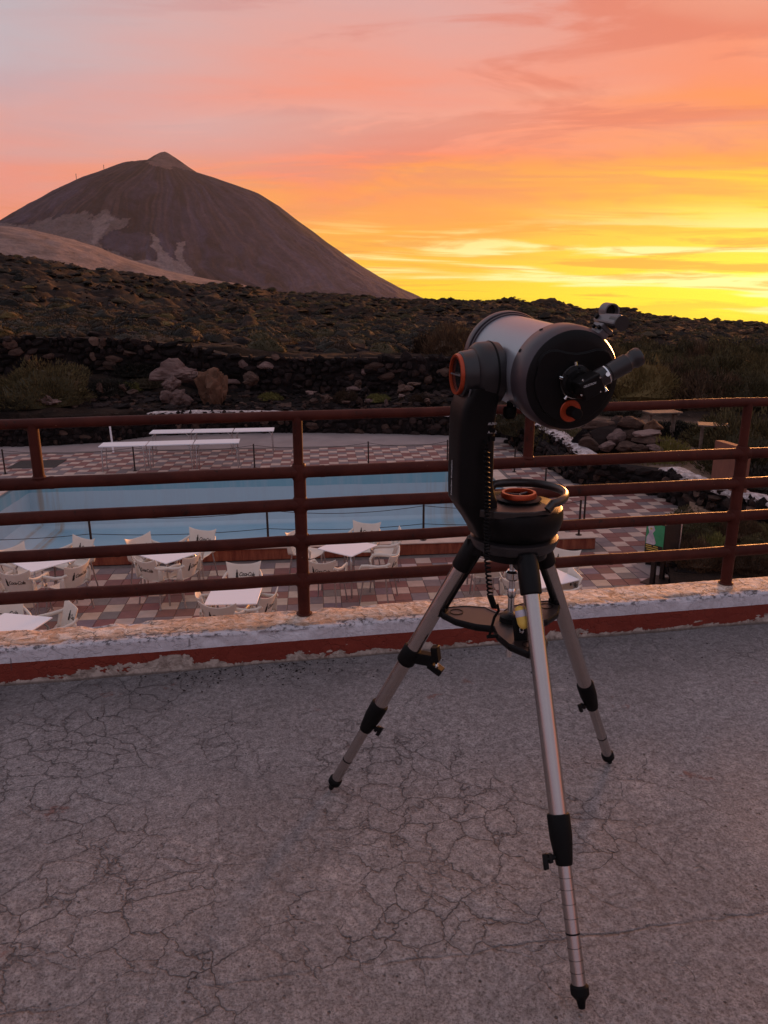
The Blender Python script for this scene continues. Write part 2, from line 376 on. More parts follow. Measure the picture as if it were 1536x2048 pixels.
# mouldy seam along the inner arris
seam = nb.math('MULTIPLY', nb.mapr(nb.math('ABSOLUTE', nb.math('SUBTRACT', oy, nb.math('ADD', 0.018, nb.math('MULTIPLY', e1, 0.05)))), 0.0, 0.022, 1, 0), nb.mapr(midn, 0.44, 0.56))
topc = nb.mix(nb.math('MULTIPLY', seam, 0.92), topc, (0.05, 0.04, 0.04))
wedge = nb.mapr(nb.math('SUBTRACT', oy, nb.math('MULTIPLY', nb.math('SUBTRACT', e1, 0.42), 0.16)), 0.022, 0.030, 1, 0)
istop = nb.mapr(oz, 0.148, 0.153)
topc = nb.mix(wedge, topc, nb.mix(seam, white, (0.1, 0.085, 0.085)))
col = nb.mix(istop, side, topc)
dr = nb.mapr(nb.noise(nb.comb(nb.math('MULTIPLY', ox, 30), 0, nb.math('MULTIPLY', oz, 3)), 1, 3, 0.6), 0.70, 0.72)
col = nb.mix(nb.math('MULTIPLY', dr, nb.math('MULTIPLY', nb.mapr(oz, 0.15, 0.14), 0.55)), col, (0.05, 0.04, 0.04))
foot = nb.mapr(nb.math('ADD', oz, nb.math('MULTIPLY', e1, 0.012)), 0.016, 0.008, 0, 0.8)
col = nb.mix(foot, col, (0.11, 0.09, 0.08))
hh = nb.math('ADD', nb.math('MULTIPLY', midn, 1.0), nb.math('MULTIPLY', fine, 0.35))
hh = nb.math('SUBTRACT', hh, nb.math('MULTIPLY', flk, 0.5)); hh = nb.math('ADD', hh, nb.math('MULTIPLY', redm, 0.35))
setb(nb, bs, col, 0.78, 0, 0.35, hh, 0.7, 0.008)

# railing paint
m, nb, bs = newmat('railing_paint'); MT['rail'] = m
co = nb.node('ShaderNodeTexCoord').outputs['Object']
n_ = nb.noise(co, 9, 5, 0.6); nf = nb.noise(co, 60, 4, 0.6); nd = nb.noise(nb.vm('MULTIPLY', co, (1, 1, 0.5)), 26, 5, 0.7)
col = nb.mix(nb.mapr(n_, 0.35, 0.65), (0.050, 0.0115, 0.008), (0.080, 0.019, 0.0125))
col = nb.mix(nb.mapr(nd, 0.62, 0.66, 0, 0.85), col, (0.028, 0.014, 0.011))
col = nb.mix(nb.mapr(nb.noise(nb.vm('ADD', co, (4, 2, 7)), 34, 4, 0.7), 0.70, 0.72, 0, 0.8), col, (0.22, 0.11, 0.07))
col = nb.mix(nb.mapr(nd, 0.31, 0.27, 0, 0.6), col, (0.13, 0.05, 0.034))
setb(nb, bs, col, nb.mapr(nf, 0.3, 0.7, 0.48, 0.62), 0, 0.12, nb.math('ADD', nf, nb.math('MULTIPLY', nd, 1.5)), 0.30, 0.003)

MT['steel'] = None
m, nb, bs = newmat('brushed_steel'); MT['steel'] = m
co = nb.node('ShaderNodeTexCoord').outputs['Object']
n_ = nb.noise(co, 35, 4, 0.6)
setb(nb, bs, nb.mix(n_, (0.43, 0.395, 0.38), (0.50, 0.46, 0.44)), nb.mapr(n_, 0.3, 0.7, 0.19, 0.27), 1.0, 0.5)
MT['black'] = simple('black_plastic', (0.006, 0.0055, 0.006), (0.004, 0.004, 0.004), 20, 0.40, 0, 0.16, 0.25, 0.0006, 700, 0.06)
MT['blackmatte'] = simple('black_rubber', (0.004, 0.004, 0.004), None, 20, 0.62, 0, 0.15, 0.2, 0.0006, 500)
MT['charcoal'] = simple('satin_charcoal_paint', (0.020, 0.017, 0.018), (0.016, 0.014, 0.015), 12, 0.36, 0, 0.5, 0.12, 0.0004, 900, 0.05)
MT['cell'] = simple('satin_graphite_casting', (0.062, 0.050, 0.058), (0.052, 0.042, 0.050), 12, 0.38, 0.35, 0.5, 0.08, 0.0003, 900, 0.04)
MT['cell2'] = simple('satin_dark_casting', (0.018, 0.015, 0.017), (0.014, 0.012, 0.013), 12, 0.40, 0.0, 0.4, 0.08, 0.0003, 900, 0.04)
MT['tray'] = simple('grained_black_tray_plastic', (0.020, 0.013, 0.011), (0.016, 0.011, 0.010), 12, 0.38, 0, 0.6, 0.15, 0.0003, 900, 0.04)
MT['orange'] = simple('anodised_orange', (0.42, 0.055, 0.014), (0.36, 0.045, 0.012), 12, 0.34, 0.35, 0.5, 0.02, 0.0004, 400)
MT['tube'] = simple('pearl_grey_tube_paint', (0.30, 0.315, 0.35), (0.29, 0.30, 0.335), 4, 0.30, 0.55, 0.5, 0.03, 0.0004, 900, 0.03)
MT['chrome'] = simple('chrome', (0.75, 0.73, 0.72), (0.7, 0.7, 0.7), 8, 0.14, 1.0, 0.5, 0.01, 0.0003)
MT['silverplastic'] = simple('silver_plastic', (0.15, 0.14, 0.15), None, 10, 0.4, 0.3, 0.5, 0.05, 0.0004, 500)
MT['ink'] = simple('pale_print', (0.62, 0.62, 0.62), None, 10, 0.6)
MT['yellow'] = simple('yellow_plastic', (0.75, 0.52, 0.10), (0.7, 0.45, 0.08), 30, 0.4)
MT['glass'] = simple('dark_lens_glass', (0.01, 0.012, 0.014), None, 4, 0.05, 0, 0.8, 0.0)
MT['chair'] = simple('cream_polypropylene', (0.72, 0.66, 0.58), (0.66, 0.60, 0.52), 3, 0.45, 0, 0.45, 0.05, 0.001, 60)
MT['chairlegs'] = simple('aluminium_tube', (0.52, 0.50, 0.50), None, 10, 0.32, 0.9, 0.5, 0.02, 0.0005)
MT['tabletop'] = simple('white_laminate', (0.84, 0.83, 0.86), (0.82, 0.81, 0.84), 1.2, 0.38, 0, 0.5, 0.0, 0.0005, None, 0.01)
MT['blackprint'] = simple('black_print', (0.02, 0.016, 0.014), None, 5, 0.6)
MT['redprint'] = simple('dark_red_print', (0.10, 0.022, 0.016), None, 5, 0.6)
# tiles
MT['tile_cream'] = simple('cream_cement_tile', (0.52, 0.39, 0.33), (0.43, 0.32, 0.27), 5, 0.75, 0, 0.35, 0.3, 0.003, 60, 0.1, 0.07)
MT['tile_red'] = simple('red_cement_tile', (0.23, 0.105, 0.092), (0.19, 0.088, 0.08), 5, 0.75, 0, 0.35, 0.3, 0.003, 60, 0.1, 0.09)
MT['tile_grey'] = simple('grey_cement_tile', (0.215, 0.175, 0.178), (0.17, 0.14, 0.145), 5, 0.75, 0, 0.35, 0.3, 0.003, 60, 0.1, 0.09)
MT['grout'] = simple('tile_bed_mortar', (0.20, 0.16, 0.145), (0.13, 0.105, 0.10), 6, 0.9)
MT['slab'] = simple('smooth_slab_concrete', (0.30, 0.245, 0.235), (0.235, 0.19, 0.185), 0.9, 0.85, 0, 0.3, 0.4, 0.006, 18)
MT['coping'] = simple('painted_pool_coping', (0.56, 0.45, 0.39), (0.44, 0.33, 0.27), 3, 0.7, 0, 0.4, 0.3, 0.004, 20)
# pool paint
m, nb, bs = newmat('pool_paint'); MT['pool'] = m
co = nb.node('ShaderNodeTexCoord').outputs['Object']
ox, oy, oz = nb.xyz(co)
streak = nb.noise(nb.comb(nb.math('MULTIPLY', ox, 2.4), nb.math('MULTIPLY', oy, 2.4), nb.math('MULTIPLY', oz, 0.12)), 1.6, 5, 0.7)
bn_ = nb.noise(co, 1.3, 5, 0.6)
wallc = nb.mix(nb.mapr(nb.math('ADD', oz, nb.math('MULTIPLY', bn_, 0.06)), -0.345, -0.335), (0.43, 0.54, 0.60), (0.21, 0.40, 0.48))
wallc = nb.mix(nb.mapr(streak, 0.45, 0.66, 0, 0.45), wallc, (0.42, 0.47, 0.52))
floorc = nb.mix(nb.mapr(nb.noise(co, 0.5, 5, 0.6), 0.35, 0.65), (0.26, 0.43, 0.53), (0.34, 0.49, 0.57))
isf = nb.mapr(oz, -1.42, -1.36, 1, 0)
col = nb.mix(isf, wallc, floorc)
rx = nb.noise(nb.comb(nb.math('MULTIPLY', ox, 1.0), 0.0, nb.math('MULTIPLY', oz, 0.06)), 2.3, 3, 0.75)
near_r = nb.math('MAXIMUM', nb.mapr(ox, 2.6, 4.2, 0, 1), nb.mapr(ox, -6.2, -7.0, 0, 0.8))
rust = nb.math('MULTIPLY', nb.mapr(rx, 0.52, 0.62), near_r)
rust = nb.math('MULTIPLY', rust, nb.mapr(streak, 0.3, 0.6, 0.3, 1))
col = nb.mix(nb.math('MULTIPLY', rust, 0.85), col, (0.36, 0.20, 0.08))
setb(nb, bs, col, 0.62, 0, 0.4, nb.noise(co, 7, 5, 0.6), 0.3, 0.01)
# rusty red curb
m, nb, bs = newmat('curb_red_paint'); MT['curb'] = m
co = nb.node('ShaderNodeTexCoord').outputs['Object']; ox, oy, oz = nb.xyz(co)
sn = nb.noise(nb.comb(nb.math('MULTIPLY', ox, 5), oy, nb.math('MULTIPLY', oz, 0.8)), 2.2, 5, 0.7)
col = nb.mix(nb.mapr(sn, 0.35, 0.62), (0.17, 0.036, 0.022), (0.31, 0.095, 0.05))
col = nb.mix(nb.mapr(sn, 0.64, 0.70, 0, 0.7), col, (0.40, 0.22, 0.13))
setb(nb, bs, col, 0.75, 0, 0.35, sn, 0.3, 0.006)
# lava stone
def stone_mat(name, a, b_, c_, rnd=0.25):
    m, nb, bs = newmat(name)
    co = nb.node('ShaderNodeTexCoord').outputs['Object']
    oi = nb.node('ShaderNodeObjectInfo').outputs['Random']
    ge = nb.node('ShaderNodeNewGeometry').outputs['Random Per Island']
    r_ = nb.math('FRACT', nb.math('ADD', oi, ge))
    n_ = nb.noise(co, 3.5, 6, 0.7, 0.4)
    col = nb.mix(nb.mapr(n_, 0.35, 0.68), a, b_)
    col = nb.mix(nb.mapr(r_, 0.72, 0.95, 0, 0.9), col, c_)
    lich = nb.mapr(nb.noise(nb.vm('ADD', co, (3, 3, 3)), 6, 5, 0.7), 0.64, 0.70, 0, 0.35)
    col = nb.mix(lich, col, (0.16, 0.13, 0.10))
    col = nb.mix(1.0, col, nb.mapr(nb.math('FRACT', nb.math('MULTIPLY', r_, 9.7)), 0, 1, 1 - rnd, 1 + rnd), 'MULTIPLY')
    setb(nb, bs, col, 0.93, 0, 0.2, n_, 0.8, 0.05)
    return m
MT['lava'] = stone_mat('dark_lava_stone', (0.007, 0.005, 0.005), (0.024, 0.016, 0.015), (0.036, 0.022, 0.019), 0.6)
MT['lavabrown'] = stone_mat('brown_rock', (0.035, 0.020, 0.016), (0.10, 0.058, 0.044), (0.13, 0.08, 0.062), 0.35)
MT['lavapink'] = stone_mat('pink_grey_rock', (0.10, 0.062, 0.055), (0.22, 0.145, 0.13), (0.25, 0.17, 0.15), 0.25)
MT['rust_rock'] = stone_mat('rust_brown_boulder', (0.07, 0.035, 0.022), (0.15, 0.078, 0.05), (0.15, 0.08, 0.05), 0.1)
MT['whitewash'] = simple('flaking_whitewash', (0.66, 0.60, 0.60), (0.22, 0.17, 0.16), 9, 0.85, 0, 0.3, 0.8, 0.03, 14)
MT['core'] = simple('wall_core_rubble', (0.020, 0.014, 0.013), (0.010, 0.008, 0.008), 6, 0.95, 0, 0.2, 0.8, 0.03, 18)
MT['wood'] = simple('weathered_wood', (0.20, 0.14, 0.11), (0.12, 0.085, 0.07), 14, 0.8, 0, 0.3, 0.4, 0.004, 50)
MT['redwall'] = simple('rendered_red_brown_wall', (0.22, 0.085, 0.055), (0.17, 0.065, 0.045), 3, 0.85, 0, 0.3, 0.3, 0.006, 30)
MT['darkmetal'] = simple('dark_rusty_metal', (0.035, 0.020, 0.016), (0.022, 0.015, 0.013), 12, 0.6, 0.2, 0.4, 0.3, 0.002)
MT['sand'] = simple('pumice_sand', (0.30, 0.20, 0.145), (0.22, 0.145, 0.105), 1.5, 0.95, 0, 0.2, 0.6, 0.02, 30)

# field ground
m, nb, bs = newmat('lava_field_ground'); MT['ground'] = m
co = nb.node('ShaderNodeTexCoord').outputs['Object']
n1_ = nb.noise(co, 0.05, 6, 0.6, 0.5); n2_ = nb.noise(co, 0.6, 7, 0.7, 0.4); n3_ = nb.noise(co, 5, 5, 0.7)
at = nb.node('ShaderNodeAttribute', attribute_name='albedo').outputs['Color']
col = nb.mix(nb.mapr(n2_, 0.42, 0.66), (0.007, 0.005, 0.004), (0.034, 0.020, 0.014))
col = nb.mix(nb.mapr(n1_, 0.55, 0.64, 0, 0.6), col, (0.12, 0.07, 0.036))
col = nb.mix(nb.mapr(n3_, 0.6, 0.7, 0, 0.4), col, (0.13, 0.10, 0.08))
ax_, ay_, az_ = nb.xyz(at)
sandc = nb.mix(nb.mapr(n3_, 0.35, 0.65), (0.20, 0.125, 0.088), (0.30, 0.20, 0.145))
sandc = nb.mix(nb.mapr(n2_, 0.60, 0.68, 0, 0.7), sandc, (0.10, 0.065, 0.05))
col = nb.mix(ax_, col, sandc)
setb(nb, bs, col, 0.95, 0, 0.15, nb.math('ADD', n2_, nb.math('MULTIPLY', n3_, 0.3)), 0.9, 0.25)
# mountain
m, nb, bs = newmat('volcano_slope'); MT['mountain'] = m
co = nb.node('ShaderNodeTexCoord').outputs['Object']
at = nb.node('ShaderNodeAttribute', attribute_name='albedo').outputs['Color']
n2_ = nb.noise(co, 0.012, 7, 0.7, 0.3); n3_ = nb.noise(co, 0.05, 5, 0.7)
col = nb.mix(1.0, at, nb.mapr(nb.math('ADD', nb.math('MULTIPLY', n2_, 0.6), nb.math('MULTIPLY', n3_, 0.4)), 0.33, 0.67, 0.5, 1.5), 'MULTIPLY')
setb(nb, bs, col, 0.95, 0, 0.1, nb.math('ADD', n2_, nb.math('MULTIPLY', n3_, 0.5)), 1.0, 22)

def leafmat(name, a, b_, rnd=0.35):
    m, nb, bs = newmat(name)
    oi = nb.node('ShaderNodeObjectInfo').outputs['Random']
    ge = nb.node('ShaderNodeNewGeometry').outputs['Random Per Island']
    col = nb.mix(nb.math('MULTIPLY', ge, 1.0), a, b_)
    col = nb.mix(nb.mapr(oi, 0.70, 0.95, 0, 0.75), col, tuple(v * k for v, k in zip(b_, (1.45, 1.25, 1.0))))
    col = nb.mix(1.0, col, nb.mapr(nb.math('FRACT', nb.math('MULTIPLY', oi, 5.77)), 0, 1, 1 - rnd, 1 + rnd), 'MULTIPLY')
    setb(nb, bs, col, 0.8, 0, 0.2)
    return m
MT['leaf_olive'] = leafmat('broom_foliage', (0.030, 0.025, 0.012), (0.11, 0.085, 0.036))
MT['leaf_grey'] = leafmat('grey_green_foliage', (0.011, 0.010, 0.0075), (0.046, 0.039, 0.028), .65)
MT['leaf_brown'] = leafmat('dry_brown_foliage', (0.030, 0.018, 0.011), (0.090, 0.052, 0.028), .5)
MT['leaf_straw'] = leafmat('straw_foliage', (0.06, 0.036, 0.018), (0.14, 0.085, 0.042))
MT['leaf_yellow'] = leafmat('yellow_green_foliage', (0.085, 0.08, 0.022), (0.19, 0.165, 0.05))
MT['twig'] = simple('twig_bark', (0.05, 0.034, 0.024), None, 20, 0.9)

# ================================================================== STRUCTURE
# ---- parapet frame
PA = np.array(G(0, 1372, 0)); PB = np.array(G(1536, 1245, 0))
pang = math.atan2(PB[1] - PA[1], PB[0] - PA[0])
PO = Vector(PA)
pu = Vector((math.cos(pang), math.sin(pang), 0)); pn = Vector((-pu.y, pu.x, 0))

# terrace floor (local frame of the parapet, y<0 is towards the camera)
us = np.linspace(-4.5, 9.5, 520); vs_ = np.linspace(-7.0, 0.05, 300)
UU, VV = np.meshgrid(us, vs_)
ZZ = (fbm(UU * 1.3, VV * 1.3, 3, 3) - 0.5) * 0.016 + (fbm(UU * 7, VV * 7, 3, 9) - 0.5) * 0.006 - 0.004
me = npgrid('terrace_floor', np.stack([UU, VV, ZZ], -1), MT['floor'])
mobj('terrace_floor', me, loc=PO, rot=(0, 0, pang), kind='structure')

# parapet: profile swept along u with chipped arrises
prof = []
H0, W0 = 0.157, 0.20
for k in range(17): prof.append((0.0, -0.02 + (H0 - 0.012 + 0.02) * k / 16, -1, 0))
for k in range(1, 5): a = math.pi / 2 * k / 5; prof.append((0.012 - 0.012 * math.cos(a), H0 - 0.012 + 0.012 * math.sin(a), -math.cos(a), math.sin(a)))
for k in range(21): prof.append((0.012 + (W0 - 0.024) * k / 20, H0, 0, 1))
for k in range(1, 5): a = math.pi / 2 * k / 5; prof.append((W0 - 0.012 + 0.012 * math.sin(a), H0 - 0.012 + 0.012 * math.cos(a), math.sin(a), math.cos(a)))
for k in range(9): prof.append((W0, H0 - 0.012 - 0.4 * k / 8, 1, 0))
nu = 1500; uu = np.linspace(-3.5, 8.0, nu); pr = np.array(prof)
s_arc = np.concatenate([[0], np.cumsum(np.hypot(np.diff(pr[:, 0]), np.diff(pr[:, 1])))])
U2, S2 = np.meshgrid(uu, s_arc)
ed = np.exp(-((S2 - s_arc[18]) / 0.03) ** 2) + np.exp(-((S2 - s_arc[42]) / 0.03) ** 2)
disp = (fbm(U2 * 9, S2 * 9, 4, 21) - 0.5) * 0.005 + (fbm(U2 * 45, S2 * 45, 3, 5) - 0.5) * 0.0035
chip = np.clip(fbm(U2 * 6, S2 * 10, 4, 33) - 0.53, 0, 1) * 0.10
disp = disp - chip * ed * 0.9
PX_ = U2; PY_ = pr[:, 0][:, None] + disp * pr[:, 2][:, None]; PZ_ = pr[:, 1][:, None] + disp * pr[:, 3][:, None]
me = npgrid('parapet', np.stack([PX_, PY_, PZ_], -1), MT['parapet'])
me.flip_normals()
par = mobj('parapet_wall', me, loc=PO, rot=(0, 0, pang), label='low terrace parapet of peeling white plaster with a dark red painted band', cat='parapet')
# building face below the terrace
w = MB(); w.box((2.25, 0.085, -1.72), (11.5, 0.19, 3.1)); w.box((2.25, -3.5, -0.12), (14, 6.95, 0.18))
w.obj('terrace_substructure', MT['slab'], loc=PO, rot=(0, 0, pang), kind='structure')

# ---- deck frame
DY = rad(5.0)
de1 = Vector((math.cos(DY), math.sin(DY), 0)); de2 = Vector((-math.sin(DY), math.cos(DY), 0))
DZ = -3.1
def D(a, b_, z=DZ): return de1 * a + de2 * b_ + Vector((0, 0, z))
def toD(p): return (p[0] * de1.x + p[1] * de1.y, p[0] * de2.x + p[1] * de2.y)
PL0, PL1, PN0, PN1 = -7.85, 4.62, 13.95, 20.45        # pool inner rectangle in deck frame (e1 range, e2 range)

# right boundary of the paving (world points)
RB = [G(1012, 884, DZ), G(1046, 907, DZ), G(1149, 967, DZ), G(1317, 992, DZ), G(1373, 1024, DZ), G(1362, 1050, DZ), G(1331, 1135, DZ), G(1345, 1175, DZ), G(1420, 1300, DZ)]
RBd = [toD(p) for p in RB]
def rb_e1(e2):                      # e1 of the paving's right edge at a given e2
    pts = sorted([(p[1], p[0]) for p in RBd])
    xs = [p[0] for p in pts]; ys = [p[1] for p in pts]
    return float(np.interp(e2, xs, ys))
BACK = 24.25
# mortar bed + slab around the pool (sheets with the pool cut out)
w = MB()
def sheet(mb, a0, a1, b0, b1, z, mi=0):
    mb.add([D(a0, b0, z), D(a1, b0, z), D(a1, b1, z), D(a0, b1, z)], [(0, 1, 2, 3)], mi)
CP = 0.34
sheet(w, -16, PL0 - CP, 3, BACK, DZ - 0.012); sheet(w, PL1 + CP, 12, 3, BACK, DZ - 0.012)
sheet(w, PL0 - CP, PL1 + CP, 3, PN0 - CP, DZ - 0.012); sheet(w, PL0 - CP, PL1 + CP, PN1 + CP, BACK, DZ - 0.012)
deck = w.obj('pool_deck', MT['grout'], smooth=0, kind='structure')
w = MB(); w.box((0, 0, -0.05), (24, 4.6, 0.1)); slab = w.obj('concrete_path', MT['slab'], smooth=0, loc=D(-4.6, BACK + 2.3, DZ + 0.006), rot=(0, 0, DY), kind='structure')

# tiles
T = 0.283
mats3 = [MT['tile_cream'], MT['tile_red'], MT['tile_grey']]
tm = []
for mt_ in mats3:
    q = MB(); h = T / 2 - 0.004; g = 0.004
    q.add([(-h, -h, -.02), (h, -h, -.02), (h, h, -.02), (-h, h, -.02), (-h, -h, -g), (h, -h, -g), (h, h, -g), (-h, h, -g), (-h + g, -h + g, 0), (h - g, -h + g, 0), (h - g, h - g, 0), (-h + g, h - g, 0)],
          [(0, 1, 5, 4), (1, 2, 6, 5), (2, 3, 7, 6), (3, 0, 4, 7), (4, 5, 9, 8), (5, 6, 10, 9), (6, 7, 11, 10), (7, 4, 8, 11), (8, 9, 10, 11)])
    tm.append(q.mesh('tile', mt_, 0))
def tcol(i, j):
    if (i - j) % 3 == 0: return 0
    k = (i - j) // 3
    r_ = random.random()
    base = 1 if ((k + 2 * j) % 4 < 2) else 2
    if r_ < 0.12: base = 3 - base
    return base
tiles = []
for j in range(int(8.8 / T), int(BACK / T)):
    for i in range(int(-14.2 / T), int(9 / T)):
        a, b_ = (i + .5) * T, (j + .5) * T
        cidx = tcol(i, j)
        if b_ > BACK - T / 2: continue
        if PL0 - CP - T / 2 < a < PL1 + CP + T / 2 and PN0 - CP - T / 2 < b_ < PN1 + CP + T / 2: continue
        if 12.95 < b_ < PN0 and a < 5.25: continue
        if a > rb_e1(b_) - 0.05: continue
        p = D(a, b_); v = np.array(p) - _C; z_ = v @ _F
        px, py = 768 + FPX * (v @ _R) / z_, 1024 - FPX * (v @ _U) / z_
        vis = -40 < px < 1576 and py < 1262 - 0.08 * px + 20
        tiles.append((vis, -b_, a, b_, cidx))
tiles.sort(key=lambda t_: (not t_[0], -t_[1]))
for t_ in tiles[:300]:
    _, _, a, b_, ci = t_
    mobj('tile', tm[ci], deck, loc=D(a, b_, DZ + random.uniform(-.001, .002)), rot=(random.uniform(-.002, .002), random.uniform(-.002, .002), DY))
q = MB(); h = T / 2 - 0.004
for t_ in tiles[300:]:
    _, _, a, b_, ci = t_
    z0 = DZ + random.uniform(-.001, .002)
    q.add([D(a - h, b_ - h, z0), D(a + h, b_ - h, z0), D(a + h, b_ + h, z0), D(a - h, b_ + h, z0)] + [D(a - h, b_ - h, z0 - .015), D(a + h, b_ - h, z0 - .015), D(a + h, b_ + h, z0 - .015), D(a - h, b_ + h, z0 - .015)],
          [(0, 1, 2, 3), (0, 4, 5, 1), (1, 5, 6, 2), (2, 6, 7, 3), (3, 7, 4, 0)], ci)
q.obj('tile_field', mats3, deck, smooth=0, kind='stuff')

# pool basin
w = MB(); dz = -1.5
A0, A1, B0, B1 = PL0, PL1, PN0, PN1
c_ = 0.45   # cove
def ringp(k):
    rr = []
    z0, ins = [(0, 0), (-1.05, 0.0), (-1.3, 0.12), (-1.45, 0.40), (-1.5, 0.7)][k]
    for a, b_ in ((A0 + ins * 2.2, B0 + ins), (A1 - ins * 1.5, B0 + ins), (A1 - ins * 1.5, B1 - ins * 0.5), (A0 + ins * 2.2, B1 - ins * 0.5)): rr.append((a, b_, z0))
    return rr
vs = []; fs = []
for k in range(5): vs += ringp(k)
for k in range(4):
    for i in range(4): j = (i + 1) % 4; fs.append((k * 4 + i, (k + 1) * 4 + i, (k + 1) * 4 + j, k * 4 + j))
fs.append((19, 18, 17, 16))
w.add(vs, fs)
pool = w.obj('pool_basin', MT['pool'], smooth=0, loc=(0, 0, DZ), rot=(0, 0, DY), kind='structure')
w = MB()
for (a0, a1, b0, b1) in ((A0 - CP, A1 + CP, B0 - CP, B0), (A0 - CP, A1 + CP, B1, B1 + CP), (A0 - CP, A0, B0, B1), (A1, A1 + CP, B0, B1)):
    w.box(((a0 + a1) / 2, (b0 + b1) / 2, -0.02), (a1 - a0, b1 - b0, 0.10))
w.obj('coping', MT['coping'], pool, bevel=0.015, loc=(0, 0, 0))

# low red curb on the near side of the pool
w = MB(); w.box((0, 0, 0.11), (14.5, 0.30, 0.22))
cb = w.obj('pool_curb', MT['curb'], bevel=0.01, loc=D(-2.05, 13.35), rot=(0, 0, DY), label='long low rust-streaked red curb between the pool and the cafe chairs', cat='low wall')
w = MB(); w.box((0, 0, 0.232), (14.6, 0.36, 0.022)); w.obj('cap', MT['coping'], cb, bevel=0.006)

ORD = ('first', 'second', 'third', 'fourth', 'fifth', 'sixth', 'seventh', 'eighth')
# ------------------------------------------------------------------ terrain
cx = [-900, 0, 210, 420, 640, 860, 1040, 1200, 1370, 1536, 2400]
cols = {  # (distance, photo row) ; rows become elevation angles
    -900: [(24, 880), (28, 860), (31.5, 800), (33.5, 740), (34.5, 660), (60, 620), (120, 560), (230, 492), (330, 505)],
    0: [(24, 893), (26, 850), (31.5, 790), (34.0, 738), (34.9, 676), (60, 645), (110, 606), (240, 524), (330, 535)],
    210: [(24, 893), (27, 836), (31, 790), (33.9, 738), (34.7, 674), (60, 655), (120, 620), (270, 551), (380, 566)],
    420: [(24, 893), (27.6, 832), (30, 800), (32.6, 770), (33.4, 694), (60, 668), (120, 640), (300, 582), (420, 598)],
    640: [(24, 893), (28, 828), (30, 795), (31.6, 788), (32.3, 713), (60, 680), (130, 652), (350, 599), (480, 612)],
    860: [(24, 893), (27.5, 826), (29.5, 790), (31.1, 784), (31.8, 712), (60, 685), (130, 658), (400, 609), (560, 622)],
    1040: [(22, 905), (24.5, 860), (28, 800), (31, 760), (34, 725), (60, 690), (130, 662), (380, 616), (560, 630)],
    1200: [(14, -2.98), (20, -2.85), (23.5, -2.6), (26, -2.45), (30, 795), (36, 765), (60, 712), (130, 676), (360, 631), (560, 645)],
    1370: [(12, -2.98), (16.5, -2.85), (20, -2.65), (27, -2.45), (36, 775), (60, 722), (130, 686), (360, 648), (560, 662)],
    1536: [(11, -2.98), (16.5, -2.85), (20, -2.65), (27, -2.45), (36, 778), (60, 728), (130, 694), (360, 657), (560, 675)],
    2400: [(10, -2.98), (16.5, -2.85), (21, -2.65), (27, -2.5), (36, 790), (60, 740), (130, 700), (360, 658), (560, 680)]}
azs = [AZ(x) for x in cx]
lr = np.linspace(math.log(10), math.log(6500), 560)
tabR = []
for x in cx:
    pts = cols[x]
    rs = [math.log(p[0]) for p in pts]
    zs = [p[1] if p[1] < 0 else CAMH + p[0] * math.tan(EL(min(max(x, -200), 1750), p[1])) for p in pts]
    zl = zs[-1]
    zs = [min(zs[0], -2.9) if x < 1100 else zs[0]] + zs[1:] + [zl - 45, zl - 130, -330]
    rs += [math.log(1200), math.log(2500), math.log(6500)]
    tabR.append(np.interp(lr, rs, zs))
tabR = np.array(tabR)
def base_z(azm, r):
    fi = np.clip((np.log(r) - lr[0]) / (lr[-1] - lr[0]) * (len(lr) - 1), 0, len(lr) - 1.001)
    i0 = fi.astype(int); ff = fi - i0
    ai = np.interp(azm, azs, np.arange(len(azs))); ai = np.clip(ai, 0, len(azs) - 1.001)
    j0 = ai.astype(int); fj = ai - j0; fj = fj * fj * (3 - 2 * fj)
    return (tabR[j0, i0] * (1 - ff) + tabR[j0, i0 + 1] * ff) * (1 - fj) + (tabR[j0 + 1, i0] * (1 - ff) + tabR[j0 + 1, i0 + 1] * ff) * fj
outc = [(AZ(1006), 330, 1.9, 6, 3.6), (AZ(1032), 330, 1.2, 6, 2.6), (AZ(1095), 350, 2.3, 8, 2.6), (AZ(1232), 350, 1.2, 12, 2.2), (AZ(1258), 340, 1.8, 7, 3), (AZ(1150), 350, .9, 14, 2), (AZ(1345), 350, 1.2, 3, 2), (AZ(480), 120, 1.6, 1.8, 1.6), (AZ(497), 66, 0.95, 0.7, 1.0)]
_wl = [(-120, 896), (90, 893), (205, 886), (300, 873), (440, 868), (590, 866), (760, 868), (890, 871), (1012, 876)]
WLd = [toD(G(x_, y_, DZ)) for x_, y_ in _wl]
